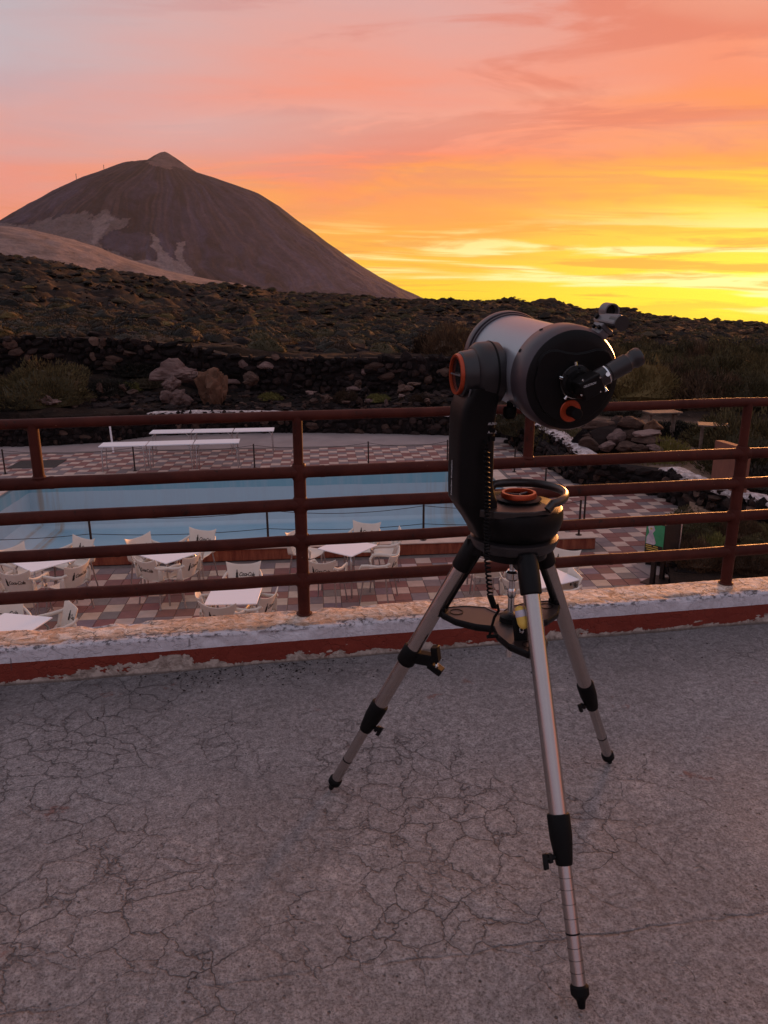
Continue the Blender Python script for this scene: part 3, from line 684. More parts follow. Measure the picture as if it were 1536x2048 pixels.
def ground_z(x, y):
    x = np.asarray(x, float); y = np.asarray(y, float)
    r = np.clip(np.hypot(x, y), 10.01, 6499); a = np.arctan2(x, y)
    z = base_z(a, r)
    rough = np.clip((r - 33) / 60, 0, 1)
    amp = np.clip((r - 32) / 220, 0.0, 1.0)
    rd = np.abs(fbm(x / 16, y / 16, 5, 41) - 0.5) * 2
    z = z + (0.42 - rd) * 5.5 * amp + (np.abs(fbm(x / 5.5, y / 5.5, 4, 13) - .5) * -5.0 + .75) * rough * .7 + (fbm(x / 3.0, y / 3.0, 4, 11) - 0.5) * 1.8 * rough * (0.5 + 0.5 * np.clip(r / 150, 0, 1))
    z = z + (fbm(x / 0.8, y / 0.8, 3, 17) - 0.5) * np.where(r > 27, 0.28, 0.07)
    for (oa, orr, oh, wa, wr) in outc:
        ox_, oy_ = math.sin(oa) * orr, math.cos(oa) * orr
        ca, sa = math.cos(oa), math.sin(oa)
        dx = (x - ox_) * ca - (y - oy_) * sa; dy = (x - ox_) * sa + (y - oy_) * ca
        q = (np.abs(dx) / wa) ** 3 + (np.abs(dy) / (wr * 4)) ** 2
        z = z + oh * np.exp(-q) * (0.75 + 0.5 * fbm(x / 2.5, y / 2.5, 3, 77))
    e1_ = x * de1.x + y * de1.y; e2_ = x * de2.x + y * de2.y
    pts = sorted([(p[1], p[0]) for p in RBd]); rb = np.interp(e2_ - .32, [p[0] for p in pts], [p[1] for p in pts])
    inside = (e2_ < BACK + 0.4) & (e1_ < rb + 0.25)
    inside |= (e2_ < np.interp(e1_, [p[0] for p in WLd], [p[1] for p in WLd]) + .25) & (e2_ >= BACK) & (e1_ < WLd[-1][0] + .2)
    z = np.where(inside, DZ - 0.5 - 1.6 * ((e2_ < 21) & (e1_ < 5.2)), z)
    return z
azg = np.radians(np.linspace(-52, 62, 820)); rg = np.exp(np.linspace(math.log(10.2), math.log(6400), 620))
AA, RR = np.meshgrid(azg, rg)
gx, gy = np.sin(AA) * RR, np.cos(AA) * RR
gz = ground_z(gx, gy)
sandm = np.clip((AA - AZ(1150)) / 0.05, 0, 1) * np.clip((28 - RR) / 2.5, 0, 1)
colr = np.stack([sandm, sandm * 0, sandm * 0], -1)
me = npgrid('terrain', np.stack([gx, gy, gz], -1), MT['ground'], colr); me.flip_normals()
mobj('terrain', me, kind='structure')
# near outer ground that closes the sheet out to the horizon all round
w = MB(); w.rev([(-640, 9400), (-420, 6500), (-235, 3200), (-120, 1300), (-70, 500), (-62, 1)], (0, 0, 0), (0, 0, 1), 96, False)
w.obj('plain', MT['ground'], smooth=60, kind='structure')

# ------------------------------------------------------------------ volcano
MD = 8500.0; maz = AZ(330, 303)
mdir = np.array([math.sin(maz), math.cos(maz)]); mlat = np.array([math.cos(maz), -math.sin(maz)])
def sz(x, y, D_=MD):
    da = AZ(x, y) - maz; s_ = D_ * math.tan(da); return s_, CAMH + math.hypot(s_, D_) * math.tan(EL(x, y))
PRr = [(330, 303), (337, 306), (352, 315), (380, 333), (395, 342), (430, 351), (475, 365), (520, 380), (560, 405), (600, 437), (650, 474), (700, 510), (750, 542), (800, 569), (860, 597), (900, 606), (980, 625), (1150, 650)]
PLl = [(330, 303), (320, 305), (308, 311), (290, 322), (266, 324), (250, 329), (240, 327), (208, 339), (160, 356), (100, 385), (50, 413), (0, 443), (-100, 492), (-300, 560), (-600, 620)]
pr_ = np.array([sz(*p) for p in PRr]); pl_ = np.array([sz(*p) for p in PLl]); pl_[:, 0] *= -1
s_ = np.linspace(-3600, 4600, 760); d_ = np.linspace(-3900, 1200, 460)
SS, DD = np.meshgrid(s_, d_)
Rm = np.hypot(SS, DD * np.where(DD < 0, 1.32, 1.0)); TH = np.arctan2(DD, SS)
wgt = np.clip(0.5 + 0.85 * np.cos(TH), 0, 1); wgt = wgt * wgt * (3 - 2 * wgt)
zR = np.interp(Rm, pr_[:, 0], pr_[:, 1]); zL = np.interp(Rm, pl_[:, 0], pl_[:, 1])
zR = np.where(Rm > pr_[-1, 0], pr_[-1, 1] - (Rm - pr_[-1, 0]) * 0.2, zR); zL = np.where(Rm > pl_[-1, 0], pl_[-1, 1] - (Rm - pl_[-1, 0]) * 0.2, zL)
MZ = zR * wgt + zL * (1 - wgt)
sil = np.abs(np.sin(TH)); amp = np.clip((Rm - 250) / 1500, 0.0, 1) * (0.15 + 0.85 * sil)
warp_ = fbm(SS / 420, DD / 420, 3, 5) * 0.35
gul = np.abs(fbm(TH * 11 + warp_ * 12, Rm / 1100, 4, 61) - 0.5) * 2
gul2 = np.abs(fbm(TH * 38 + warp_ * 26, Rm / 500, 3, 71) - 0.5) * 2
big_ = fbm(SS / 700, DD / 700, 4, 83)
MZ = MZ - (0.35 - gul) * 85 * amp * np.clip(big_ * 2.2 - .4, .15, 1.2) - (0.3 - gul2) * 22 * amp + (fbm(SS / 130, DD / 130, 5, 81) - 0.5) * 44 * (0.05 + amp) + (big_ - .62) * 50 * amp - (16 + 46 * wgt) * np.clip(Rm / 900, 0, 1)
mx = mdir[0] * (MD + DD) + mlat[0] * SS; my = mdir[1] * (MD + DD) + mlat[1] * SS
# rock colours: dark flows, tan pumice tongues, painted gully shade (fixed to the slope)
def inpoly(PXX, PYY, poly):
    ins = np.zeros(PXX.shape, bool); n = len(poly)
    for i in range(n):
        x0, y0 = poly[i]; x1, y1 = poly[(i + 1) % n]
        cnd = ((y0 > PYY) != (y1 > PYY)) & (PXX < (x1 - x0) * (PYY - y0) / (y1 - y0 + 1e-9) + x0); ins ^= cnd
    return ins
rel = np.stack([mx, my, MZ - CAMH], -1); zc_ = rel @ _F
ppx = 768 + FPX * (rel @ _R) / zc_; ppy = 1024 - FPX * (rel @ _U) / zc_
jx = (fbm(SS / 110, DD / 110, 5, 91, .6) - 0.5) * 22; jy = (fbm(SS / 110, DD / 110, 5, 95, .6) - 0.5) * 22
qx, qy = ppx + jx, ppy + jy
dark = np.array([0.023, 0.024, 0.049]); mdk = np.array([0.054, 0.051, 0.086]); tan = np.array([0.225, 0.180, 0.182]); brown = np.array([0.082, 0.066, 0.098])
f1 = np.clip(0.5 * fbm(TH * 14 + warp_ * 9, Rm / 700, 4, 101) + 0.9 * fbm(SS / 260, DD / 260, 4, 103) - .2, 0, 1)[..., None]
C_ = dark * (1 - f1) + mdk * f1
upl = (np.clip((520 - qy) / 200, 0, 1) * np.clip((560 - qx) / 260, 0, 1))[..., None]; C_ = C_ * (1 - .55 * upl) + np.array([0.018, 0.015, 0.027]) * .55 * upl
flow = np.clip((fbm(TH * 5 + warp_ * 8, Rm / 700, 5, 171, .6) - .48) * 7, 0, 1)[..., None]; C_ = C_ * (1 - .5 * flow) * (0.72 + 1.1 * np.clip(gul, 0, .6))[..., None]  # gullies painted darker, standing in for shade that soft light hardly shows
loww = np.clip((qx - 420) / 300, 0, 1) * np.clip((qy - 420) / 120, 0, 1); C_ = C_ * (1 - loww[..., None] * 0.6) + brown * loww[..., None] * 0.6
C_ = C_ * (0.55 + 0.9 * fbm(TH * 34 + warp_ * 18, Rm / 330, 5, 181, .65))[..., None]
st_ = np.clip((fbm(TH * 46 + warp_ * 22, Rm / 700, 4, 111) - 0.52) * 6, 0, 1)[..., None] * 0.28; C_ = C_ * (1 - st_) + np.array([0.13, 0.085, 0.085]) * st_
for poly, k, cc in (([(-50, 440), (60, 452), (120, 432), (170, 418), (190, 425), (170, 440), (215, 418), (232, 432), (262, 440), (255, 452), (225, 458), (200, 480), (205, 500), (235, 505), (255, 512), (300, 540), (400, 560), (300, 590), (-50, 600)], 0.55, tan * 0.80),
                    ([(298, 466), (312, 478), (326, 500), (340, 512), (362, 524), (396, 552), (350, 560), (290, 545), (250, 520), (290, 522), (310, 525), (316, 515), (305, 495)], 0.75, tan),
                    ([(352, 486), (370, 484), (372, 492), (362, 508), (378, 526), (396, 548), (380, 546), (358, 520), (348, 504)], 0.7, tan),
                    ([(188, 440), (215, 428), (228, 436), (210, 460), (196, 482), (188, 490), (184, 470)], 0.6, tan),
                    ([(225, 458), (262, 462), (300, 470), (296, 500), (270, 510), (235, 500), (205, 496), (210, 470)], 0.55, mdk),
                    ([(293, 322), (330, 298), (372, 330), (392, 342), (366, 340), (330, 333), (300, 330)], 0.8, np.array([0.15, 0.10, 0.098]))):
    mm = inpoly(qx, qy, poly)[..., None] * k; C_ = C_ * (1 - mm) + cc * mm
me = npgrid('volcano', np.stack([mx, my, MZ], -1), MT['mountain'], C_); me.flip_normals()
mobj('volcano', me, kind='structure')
# pale pumice hill at its foot, left
HD = 4300.0
hp = [(-500, 470), (-200, 452), (-60, 447), (0, 453), (45, 457), (90, 466), (150, 480), (205, 499), (260, 521), (330, 541), (400, 556), (470, 570), (620, 600)]
def hz(x, y):
    da = AZ(x, y) - maz; s1 = HD * math.tan(da); return s1, CAMH + math.hypot(s1, HD) * math.tan(EL(x, y))
hpz = np.array([hz(*p) for p in hp])
s1 = np.linspace(hpz[0, 0], hpz[-1, 0] + 300, 300); d1 = np.linspace(-1700, 900, 150)
S1, D1 = np.meshgrid(s1, d1)
hpk = np.interp(S1, hpz[:, 0], hpz[:, 1])
HZ = (hpk + 120) * np.exp(-(np.where(D1 < 0, D1 / 1350, D1 / 700)) ** 2) - 120
HZ += (fbm(S1 / 260, D1 / 260, 4, 131) - 0.5) * 26 * np.clip(-D1 / 300, 0, 1) + (fbm(S1 / 40, D1 / 40, 3, 133) - 0.5) * 5
hx = mdir[0] * (HD + D1) + mlat[0] * S1; hy = mdir[1] * (HD + D1) + mlat[1] * S1
hf = fbm(S1 / 180, D1 / 180, 4, 141)
HC = np.array([0.235, 0.17, 0.155]) * (0.85 + 0.3 * hf[..., None])
dk_ = np.clip((fbm(S1 / 70, D1 / 110, 4, 151) - 0.6) * 12, 0, 1)[..., None] * 0.5; HC = HC * (1 - dk_) + np.array([0.13, 0.09, 0.08]) * dk_
me = npgrid('pumice_hill', np.stack([hx, hy, HZ], -1), MT['mountain'], HC); me.flip_normals()
mobj('pumice_hill', me, kind='structure')
# masts on the shoulder
for (mx_, my_, hgt_, lb) in ((208, 340, 46, 'thin lattice mast on the dark shoulder of the volcano nearest the summit cone'), (153, 359, 52, 'thin lattice mast lower on the left ridge of the volcano')):
    p = AT(mx_, my_, MD / math.cos(AZ(mx_) - maz))
    w = MB()
    for k in range(3):
        a = k * 2.094; w.tube([(6 * math.cos(a), 6 * math.sin(a), -130), (2 * math.cos(a), 2 * math.sin(a), hgt_)], .8, 5)
    for zz in range(0, hgt_, 9): w.box((0, 0, zz), (5, 5, 1.0))
    w.box((0, 0, hgt_ - 3), (8, 7, 4))
    w.obj('radio_mast', MT['darkmetal'], loc=p, label=lb, cat='mast')

# ================================================================== stones
def stone_mesh(seed, mat_, sub=2, flat=1.0, rough=0.35):
    import bmesh
    bm = bmesh.new(); bmesh.ops.create_icosphere(bm, subdivisions=sub, radius=0.5)
    rs = random.Random(seed); off = Vector((rs.random() * 50, rs.random() * 50, rs.random() * 50))
    from mathutils import noise as mn
    planes = [(Vector((rs.gauss(0, 1), rs.gauss(0, 1), rs.gauss(0, 1))).normalized(), rs.uniform(0.20, 0.40)) for _ in range(11)]
    for v in bm.verts:
        for (n_, d_) in planes:
            k = v.co.dot(n_) - d_
            if k > 0: v.co -= n_ * k * 0.85
        v.co *= 1 + rough * (mn.noise(v.co * 3.1 + off)) + (rough * .45 * mn.noise(v.co * 9.3 + off) + rough * .2 * mn.noise(v.co * 23 + off) if sub > 2 else 0)
        v.co.z *= flat
    me = bpy.data.meshes.new('stone'); bm.to_mesh(me); bm.free(); me.materials.append(mat_)
    return me
SM = {k: [stone_mesh(i * 7 + j * 101, MT[k], 1 if k == 'lava' else 2) for i in range(6)] for j, k in enumerate(('lava', 'lavabrown', 'lavapink'))}
SM['white'] = [stone_mesh(900 + i, MT['whitewash'], 1, 0.7) for i in range(5)]

def stone_wall(name, label, pts, thick=0.4, size=0.3, cap=None, maxn=300, group=None, palette=('lava',) * 9 + ('lavabrown',), capk=1.0):
    """pts: list of (x, y, zbase, ztop) - centre line of the front face"""
    root = empty(name, (pts[0][0], pts[0][1], pts[0][2]), label=label, cat='stone wall', group=group)
    o3 = Vector((pts[0][0], pts[0][1], pts[0][2]))
    P_ = [Vector((p[0], p[1], 0)) for p in pts]
    core = MB(); stones = []; caps = []
    for k in range(len(pts) - 1):
        a, c2 = P_[k], P_[k + 1]; t_ = (c2 - a); L = t_.length; t_.normalize(); n_ = Vector((-t_.y, t_.x, 0))
        if n_.dot(a) < 0: n_ = -n_          # n points away from the camera
        za, zb_, ta, tb = pts[k][2], pts[k + 1][2], pts[k][3], pts[k + 1][3]
        f0 = n_ * (size * 0.22)
        vs = [a + f0 + Vector((0, 0, za - .3)), c2 + f0 + Vector((0, 0, zb_ - .3)), c2 + f0 + Vector((0, 0, tb - size * .25)), a + f0 + Vector((0, 0, ta - size * .25))]
        vs += [v + n_ * thick for v in vs]
        core.add([v - o3 for v in vs], [(0, 1, 2, 3), (7, 6, 5, 4), (3, 2, 6, 7), (0, 3, 7, 4), (1, 5, 6, 2), (0, 4, 5, 1)])
        rows = max(1, int(round(max(ta - za, tb - zb_) / (size * 0.72))))
        x = 0.0
        for rrow in range(rows):
            x = random.uniform(0, size)
            while x < L:
                sw = size * random.choice((.55, .75, .95, 1.2, 1.7)) * random.uniform(.85, 1.15); f = min(x / L, 1)
                zb0 = za + (zb_ - za) * f; zt0 = ta + (tb - ta) * f
                hh = (zt0 - zb0) / rows
                z = zb0 + hh * (rrow + 0.5) + random.uniform(-.32, .32) * hh
                stones.append((a + t_ * x + n_ * random.uniform(-0.0, 0.10) * size * 2 + Vector((0, 0, z)), (sw * 1.35, size * random.uniform(.7, 1.15), hh * random.uniform(1.15, 2.1)), math.atan2(t_.y, t_.x), random.choice(palette)))
                x += sw * 0.93
        if cap:
            x = 0
            while x < L:
                sw = size * random.uniform(0.8, 1.5); f = min(x / L, 1)
                for q in range(max(1, int(thick / (size * .8)))):
                    caps.append((a + t_ * x + n_ * (size * .2 + q * size * .8) + Vector((0, 0, ta + (tb - ta) * f - size * .10 + random.uniform(-.02, .03))), (sw * 1.15, size * 1.1, size * 0.45 * capk), math.atan2(t_.y, t_.x), cap))
                x += sw * 0.85
    core.obj('core', MT['core'], root, smooth=0)
    if cap:
        cw = MB(); path_ = []
        for k in range(len(pts) - 1):
            for q in range(12):
                f = q / 12; path_.append((P_[k].lerp(P_[k + 1], f), pts[k][3] * (1 - f) + pts[k + 1][3] * f, n_))
        path_.append((P_[-1], pts[-1][3], n_)); vs = []; fs = []
        for (pp_, zt_, nn2) in path_:
            j1, j2, j3 = (random.uniform(-.05, .05) for _ in range(3))
            for (oo, zz_) in ((-.02 + j1, -size * .42 + j2), (-.01 + j1, -.01 + j3), (thick * .55, .03 + j2 * .5), (thick + .06 + j2, 0), (thick + .06, -size * .4)): vs.append(pp_ + nn2 * (oo + size * .15) + Vector((0, 0, zt_ + zz_)) - o3)
        for k in range(len(path_) - 1):
            for q in range(4): fs.append((k * 5 + q, (k + 1) * 5 + q, (k + 1) * 5 + q + 1, k * 5 + q + 1))
        cw.add(vs, fs); cw.obj('limewash_cap', MT['whitewash'], root, smooth=30)
    allst = stones + caps
    if len(allst) > maxn:
        random.shuffle(stones); allst = caps[:maxn // 2] + stones; 
    for i, (p, s_, rz, kd) in enumerate(allst[:maxn]):
        mobj('stone', random.choice(SM[kd]), root, loc=p - o3, rot=(random.uniform(-.2, .2), random.uniform(-.2, .2), rz + random.choice((0, math.pi)) + random.uniform(-.15, .15)), scale=s_)
    rest = allst[maxn:] + (caps[maxn // 2:] if len(stones) + len(caps) > maxn else [])
    if rest:
        kinds = list(SM.keys()); mb = MB()
        for (p, s_, rz, kd) in rest:
            src = random.choice(SM[kd]); R_ = Matrix.Rotation(rz, 3, 'Z')
            mb.add([R_ @ Vector((v.co.x * s_[0], v.co.y * s_[1], v.co.z * s_[2])) + p - o3 for v in src.vertices], [tuple(f.vertices) for f in src.polygons], kinds.index(kd))
        mb.obj('rubble', [SM[k][0].materials[0] for k in kinds], root, smooth=0, kind='stuff')
    return root

def wp(x, ybase, ytop, dist):       # wall point from the photo at a known distance
    d0 = AT(x, ybase, dist); d1_ = AT(x, ytop, dist); return (d0[0], d0[1], d0[2], d1_[2])
# low boundary wall behind the pool deck
def low(x, ytop, dist):
    d1_ = AT(x, ytop, dist); return (d1_[0], d1_[1], DZ, d1_[2])
gb = lambda x, y: math.hypot(*G(x, y, DZ)[:2])
stone_wall('stone_wall', 'low black lava wall behind the pool, under the bushes at far left', [low(-120, 862, gb(-120, 896)), low(90, 850, gb(90, 893)), low(205, 843, gb(205, 886)), low(300, 826, gb(300, 873))], 0.35, 0.26, None, 150)
stone_wall('stone_wall', 'long low black lava wall with whitewashed coping behind the white trestle tables', [low(300, 826, gb(300, 872)), low(440, 824, gb(440, 868)), low(590, 826, gb(590, 866)), low(760, 826, gb(760, 868)), low(890, 826, gb(890, 871)), low(1012, 828, gb(1012, 876))], 0.4, 0.26, 'white', 300)
# tall terrace wall behind it
stone_wall('stone_wall', 'tall dark rubble retaining wall on the left, above the bush slope', [wp(-150, 760, 668, 33.6), wp(0, 760, 672, 33.6), wp(150, 755, 670, 33.5), wp(300, 755, 678, 32.9), wp(400, 775, 692, 31.9), wp(455, 790, 706, 31.3)], 0.5, 0.36, None, 240)
stone_wall('stone_wall', 'tall dark lava retaining wall in the middle, directly below the shrub field', [wp(455, 806, 708, 31.2), wp(560, 800, 712, 31.0), wp(700, 798, 712, 30.8), wp(800, 795, 712, 30.6), wp(890, 792, 712, 30.4), wp(960, 782, 716, 30.5)], 0.5, 0.36, None, 300, palette=('lava',) * 16 + ('lavabrown', 'lavapink'))
# walls on the right of the paving
def gw(x, y, h): p = G(x, y, DZ); return (p[0], p[1], DZ, DZ + h)
stone_wall('stone_wall', 'black lava wall running down the right edge of the paving from the back corner', [gw(1012, 884, .75), gw(1046, 908, .7), gw(1095, 937, .66), gw(1149, 967, .62), gw(1317, 992, .66)], 0.4, 0.25, None, 220)
stone_wall('stone_wall', 'short lava wall with white flaking top left of the rock mound', [gw(1060, 905, .95), gw(1120, 940, .85), gw(1160, 968, .72)], 0.35, 0.22, 'white', 90, capk=.8)
stone_wall('stone_wall', 'lava wall with flaking white top descending towards the terrace at right', [gw(1317, 992, .70), gw(1373, 1025, .72), gw(1450, 1062, .80), gw(1560, 1110, .92)], 0.42, 0.24, 'white', 220)
stone_wall('stone_wall', 'black stone edging of the dry flower bed beside the signboard', [gw(1352, 1062, .30), gw(1340, 1095, .32), gw(1331, 1135, .34), gw(1345, 1178, .36)], 0.3, 0.2, None, 80)

# white painted kerb stones by the mound
for (x0, x1), lb in zip(((1182, 1202), (1262, 1282), (1296, 1318)), ('left', 'middle', 'right')):
    w = MB(); a = G(x0, 906, -2.75); b2 = G(x1, 904, -2.75)
    w.box(((a[0] + b2[0]) / 2, (a[1] + b2[1]) / 2, -2.66), (abs(b2[0] - a[0]), 0.22, 0.2))
    w.obj('kerb_stone', MT['whitewash'], bevel=0.02, label='whitewashed kerb stone at the foot of the rock mound, %s one of three' % lb, cat='kerb stone', group='whitewashed kerb stones by the mound')

# boulders
def boulder(label, x, y, dist, s_, kind, seed, flat=1.0, rot=(0, 0, 0), name='boulder', grp=None):
    me = stone_mesh(seed, MT[kind], 4, 1.0, 0.5)
    p = AT(x, y, dist)
    return mobj(name, me, loc=p, rot=rot, scale=(s_[0], s_[1], s_[2] * flat), label=label, cat='rock', group=grp)
boulder('big rust-brown boulder standing against the dark wall behind the pool', 437, 785, 29.3, (1.35, 1.1, 2.0), 'rust_rock', 5, rot=(0, 0.12, 0.3))
boulder('pale pinkish rock face topping the rubble left of the big brown boulder', 340, 748, 30.0, (2.1, 0.9, 0.95), 'lavapink', 15, rot=(0, 0.05, 0))
boulder('pale pinkish rounded rock low under the rock face, left of the big brown boulder', 350, 797, 29.2, (1.05, 0.8, 1.1), 'lavapink', 25)
boulder('small pinkish rock wedged between the pale rock face and the rock under it', 342, 770, 29.5, (0.85, 0.7, 0.8), 'lavapink', 29)
boulder('pointed brown rock just right of the big brown boulder', 503, 760, 30.0, (0.75, 0.6, 0.8), 'lavabrown', 35)
boulder('low brown rock behind the coping near the railing post', 562, 815, 29.0, (0.8, 0.6, 0.55), 'lavabrown', 45)
rr = random.Random(4)
for k in range(34):
    x = rr.choice([rr.uniform(0, 330), rr.uniform(560, 870), rr.uniform(470, 880)]); y = rr.uniform(765, 812)
    dist = 27.9 + (815 - y) / 22
    boulder('rough volcanic rock lying on the slope behind the pool deck', x, y, dist, (rr.uniform(.2, .6),) * 2 + (rr.uniform(.15, .4),), rr.choice(('lavabrown', 'lavapink', 'lavabrown', 'lava')), 500 + k, rot=(0, 0, rr.uniform(0, 3)), name='rock', grp='loose rocks on the slope behind the pool')

# rock mound on the right (flat slabs stacked)
mnd = empty('rock_mound', G(1250, 905, -2.8), label='garden mound of stacked flat brown rock slabs beside the paving', cat='rock mound')
mo = mnd.location
rows_ = [(1262, 848, 21.3, .95, .4, .34, 'lavabrown'), (1200, 853, 21.2, 1.0, .5, .30, 'lavabrown'), (1232, 852, 21.5, .55, .4, .42, 'lavabrown'), (1305, 852, 21.3, .55, .45, .36, 'rust_rock'), (1190, 870, 21.0, .8, .5, .30, 'lavabrown'), (1228, 876, 20.8, .5, .42, .42, 'lavapink'), (1262, 872, 21.0, .5, .4, .3, 'lavabrown'), (1296, 868, 21.0, .8, .5, .24, 'lavapink'), (1300, 882, 20.8, .7, .5, .26, 'lavabrown'), (1180, 888, 20.6, .6, .5, .3, 'lavabrown'), (1215, 893, 20.5, .5, .4, .26, 'lavapink'), (1250, 893, 20.5, .6, .4, .26, 'lavabrown'), (1285, 896, 20.4, .5, .4, .22, 'lavabrown'), (1312, 895, 20.5, .4, .4, .2, 'lavapink'), (1160, 880, 20.9, .5, .5, .5, 'lava'), (1240, 884, 21.3, 1.9, 1.0, .9, 'lava')]
for i, (x, y, dd, a, b2, c2, kd) in enumerate(rows_):
    p = Vector(AT(x, y, dd)) - mo
    mobj('slab', stone_mesh(700 + i, MT[kd], 3, 1.0, 0.25), mnd, loc=p, rot=(rr.uniform(-.1, .1), rr.uniform(-.1, .1), rr.uniform(-.3, .3)), scale=(a * 1.25, b2 * 1.3, c2 * 1.4))

# ================================================================== vegetation
def shrub_mesh(name, mat_, n=500, h=0.6, up=0.5, blade=(0.10, 0.02), seed=0, lump=0.25, core=True, corer=0.66):
    """dome of many short blades; unit radius"""
    rs = np.random.RandomState(seed); mb = MB()
    phi = rs.rand(n) * 2 * math.pi; ct = rs.rand(n) ** 0.8; st2 = np.sqrt(1 - ct ** 2)
    dirs = np.stack([st2 * np.cos(phi), st2 * np.sin(phi), ct], -1)
    lum = 1 - lump + 2 * lump * vn(phi * 1.6 + seed, ct * 3 + seed, seed)
    radf = (corer - .03 + (1.08 - corer) * rs.rand(n) ** 0.5) * lum
    vs = []; fs = []
    for i in range(n):
        d0 = dirs[i]; p = d0 * radf[i] * np.array([1, 1, h / 0.6 * 0.62]); 
        g_ = d0 * (1 - up) + np.array([0, 0, up]) + rs.randn(3) * 0.22; g_ /= np.linalg.norm(g_)
        sde = np.cross(g_, rs.randn(3)); sde /= (np.linalg.norm(sde) + 1e-6)
        L = blade[0] * (0.6 + 0.8 * rs.rand()); W = blade[1] * (0.7 + 0.6 * rs.rand())
        p = p - g_ * L * 0.5
        k = len(vs); vs += [p - sde * W, p + sde * W, p + g_ * L + sde * W * 0.3, p + g_ * L - sde * W * 0.3]; fs.append((k, k + 1, k + 2, k + 3))
    mb.add(vs, fs, 0)
    if core:
        cs = []; cf = []; nn, mm_ = (18, 8) if corer > .9 else (10, 5)
        for j in range(mm_ + 1):
            for i in range(nn):
                a = 2 * math.pi * i / nn; t_ = math.pi / 2 * j / mm_
                rr_ = corer * (1 - lump + 2 * lump * float(vn(np.array([a * 1.6 + seed]), np.array([math.sin(t_) * 3 + seed]), seed)[0]))
                cs.append((rr_ * math.cos(t_) * math.cos(a), rr_ * math.cos(t_) * math.sin(a), rr_ * math.sin(t_) * h / 0.6 * 0.62 - 0.04))
        for j in range(mm_):
            for i in range(nn): cf.append((j * nn + i, j * nn + (i + 1) % nn, (j + 1) * nn + (i + 1) % nn, (j + 1) * nn + i))
        mb.add(cs, cf, 0)
    return mb.mesh(name, [mat_], 75 if corer > .9 else 0)
LM = ['leaf_olive', 'leaf_grey', 'leaf_brown', 'leaf_yellow']
far_src = []
for i, (lm, h, up_, bl) in enumerate((('leaf_olive', .72, .3, (.09, .03)), ('leaf_grey', .68, .1, (.06, .03)), ('leaf_grey', .75, .1, (.055, .028)), ('leaf_brown', .7, .35, (.12, .02)), ('leaf_grey', .6, .1, (.06, .035)), ('leaf_straw', .4, .3, (.10, .02)), ('leaf_olive', .65, .2, (.07, .03)))):
    far_src.append(shrub_mesh('field_shrub', MT[lm], 420, h, up_, bl, 50 + i, 0.20, corer=.93))
rock_src = [stone_mesh(300 + i, MT['lava'], 2, 0.8, 0.6) for i in range(4)] + [stone_mesh(340, MT['lavabrown'], 2, 0.7, 0.6)]

def scatter(name, label, cat, sources, pts, scales, pick):
    cc = bpy.data.collections.new(name + '_kinds')
    for i, me_ in enumerate(sources):
        o = bpy.data.objects.new('%s_kind_%02d' % (name, i), me_); cc.objects.link(o)
    me_ = bpy.data.meshes.new(name); n = len(pts)
    me_.vertices.add(n); me_.vertices.foreach_set('co', np.asarray(pts, np.float32).reshape(-1))
    a = me_.attributes.new('sc', 'FLOAT_VECTOR', 'POINT'); a.data.foreach_set('vector', np.asarray(scales, np.float32).reshape(-1))
    a = me_.attributes.new('rz', 'FLOAT_VECTOR', 'POINT'); rz = np.zeros((n, 3), np.float32); rz[:, 2] = np.random.rand(n) * 6.28; rz[:, :2] = np.random.randn(n, 2) * 0.1; a.data.foreach_set('vector', rz.reshape(-1))
    a = me_.attributes.new('pk', 'INT', 'POINT'); a.data.foreach_set('value', np.asarray(pick, np.int32))
    ob = mobj(name, me_, label=label, cat=cat, kind='stuff')
    g = bpy.data.node_groups.new(name, 'GeometryNodeTree')
    g.interface.new_socket('Geometry', in_out='INPUT', socket_type='NodeSocketGeometry'); g.interface.new_socket('Geometry', in_out='OUTPUT', socket_type='NodeSocketGeometry')
    gi = g.nodes.new('NodeGroupInput'); go = g.nodes.new('NodeGroupOutput'); iop = g.nodes.new('GeometryNodeInstanceOnPoints'); ci = g.nodes.new('GeometryNodeCollectionInfo')
    ci.inputs[0].default_value = cc; ci.inputs['Separate Children'].default_value = True; ci.inputs['Reset Children'].default_value = True
    def attr(nm, ty):
        a_ = g.nodes.new('GeometryNodeInputNamedAttribute'); a_.data_type = ty; a_.inputs[0].default_value = nm; return a_.outputs[0]
    g.links.new(gi.outputs[0], iop.inputs['Points']); g.links.new(ci.outputs[0], iop.inputs['Instance']); iop.inputs['Pick Instance'].default_value = True
    g.links.new(attr('pk', 'INT'), iop.inputs['Instance Index']); g.links.new(attr('sc', 'FLOAT_VECTOR'), iop.inputs['Scale'])
    g.links.new(attr('rz', 'FLOAT_VECTOR'), iop.inputs['Rotation']); g.links.new(iop.outputs[0], go.inputs[0])
    md = ob.modifiers.new('scatter', 'NODES'); md.node_group = g
    return ob
def field_pts(n, r0, r1, seed, a0=-0.56, a1=0.60, dens=None, pw=1.0):
    rs = np.random.RandomState(seed)
    u_ = rs.rand(n); r = (r0 ** (2 - pw) + u_ * (r1 ** (2 - pw) - r0 ** (2 - pw))) ** (1 / (2 - pw)) if pw != 2 else r0 * (r1 / r0) ** u_
    a = a0 + rs.rand(n) * (a1 - a0); x, y = np.sin(a) * r, np.cos(a) * r
    if dens is not None:
        k = dens(x, y, r, a) > rs.rand(n); x, y, r, a = x[k], y[k], r[k], a[k]
    return x, y, r, a, rs
dens = lambda x, y, r, a: np.clip((fbm(x / 14, y / 14, 3, 201) - 0.33) * 5, 0.12, 1) * np.where((a < AZ(420)) & (r > 90), .45, 1)
x, y, r, a, rs = field_pts(26000, 34.5, 430, 1, dens=dens, pw=1.25)
z = ground_z(x, y)
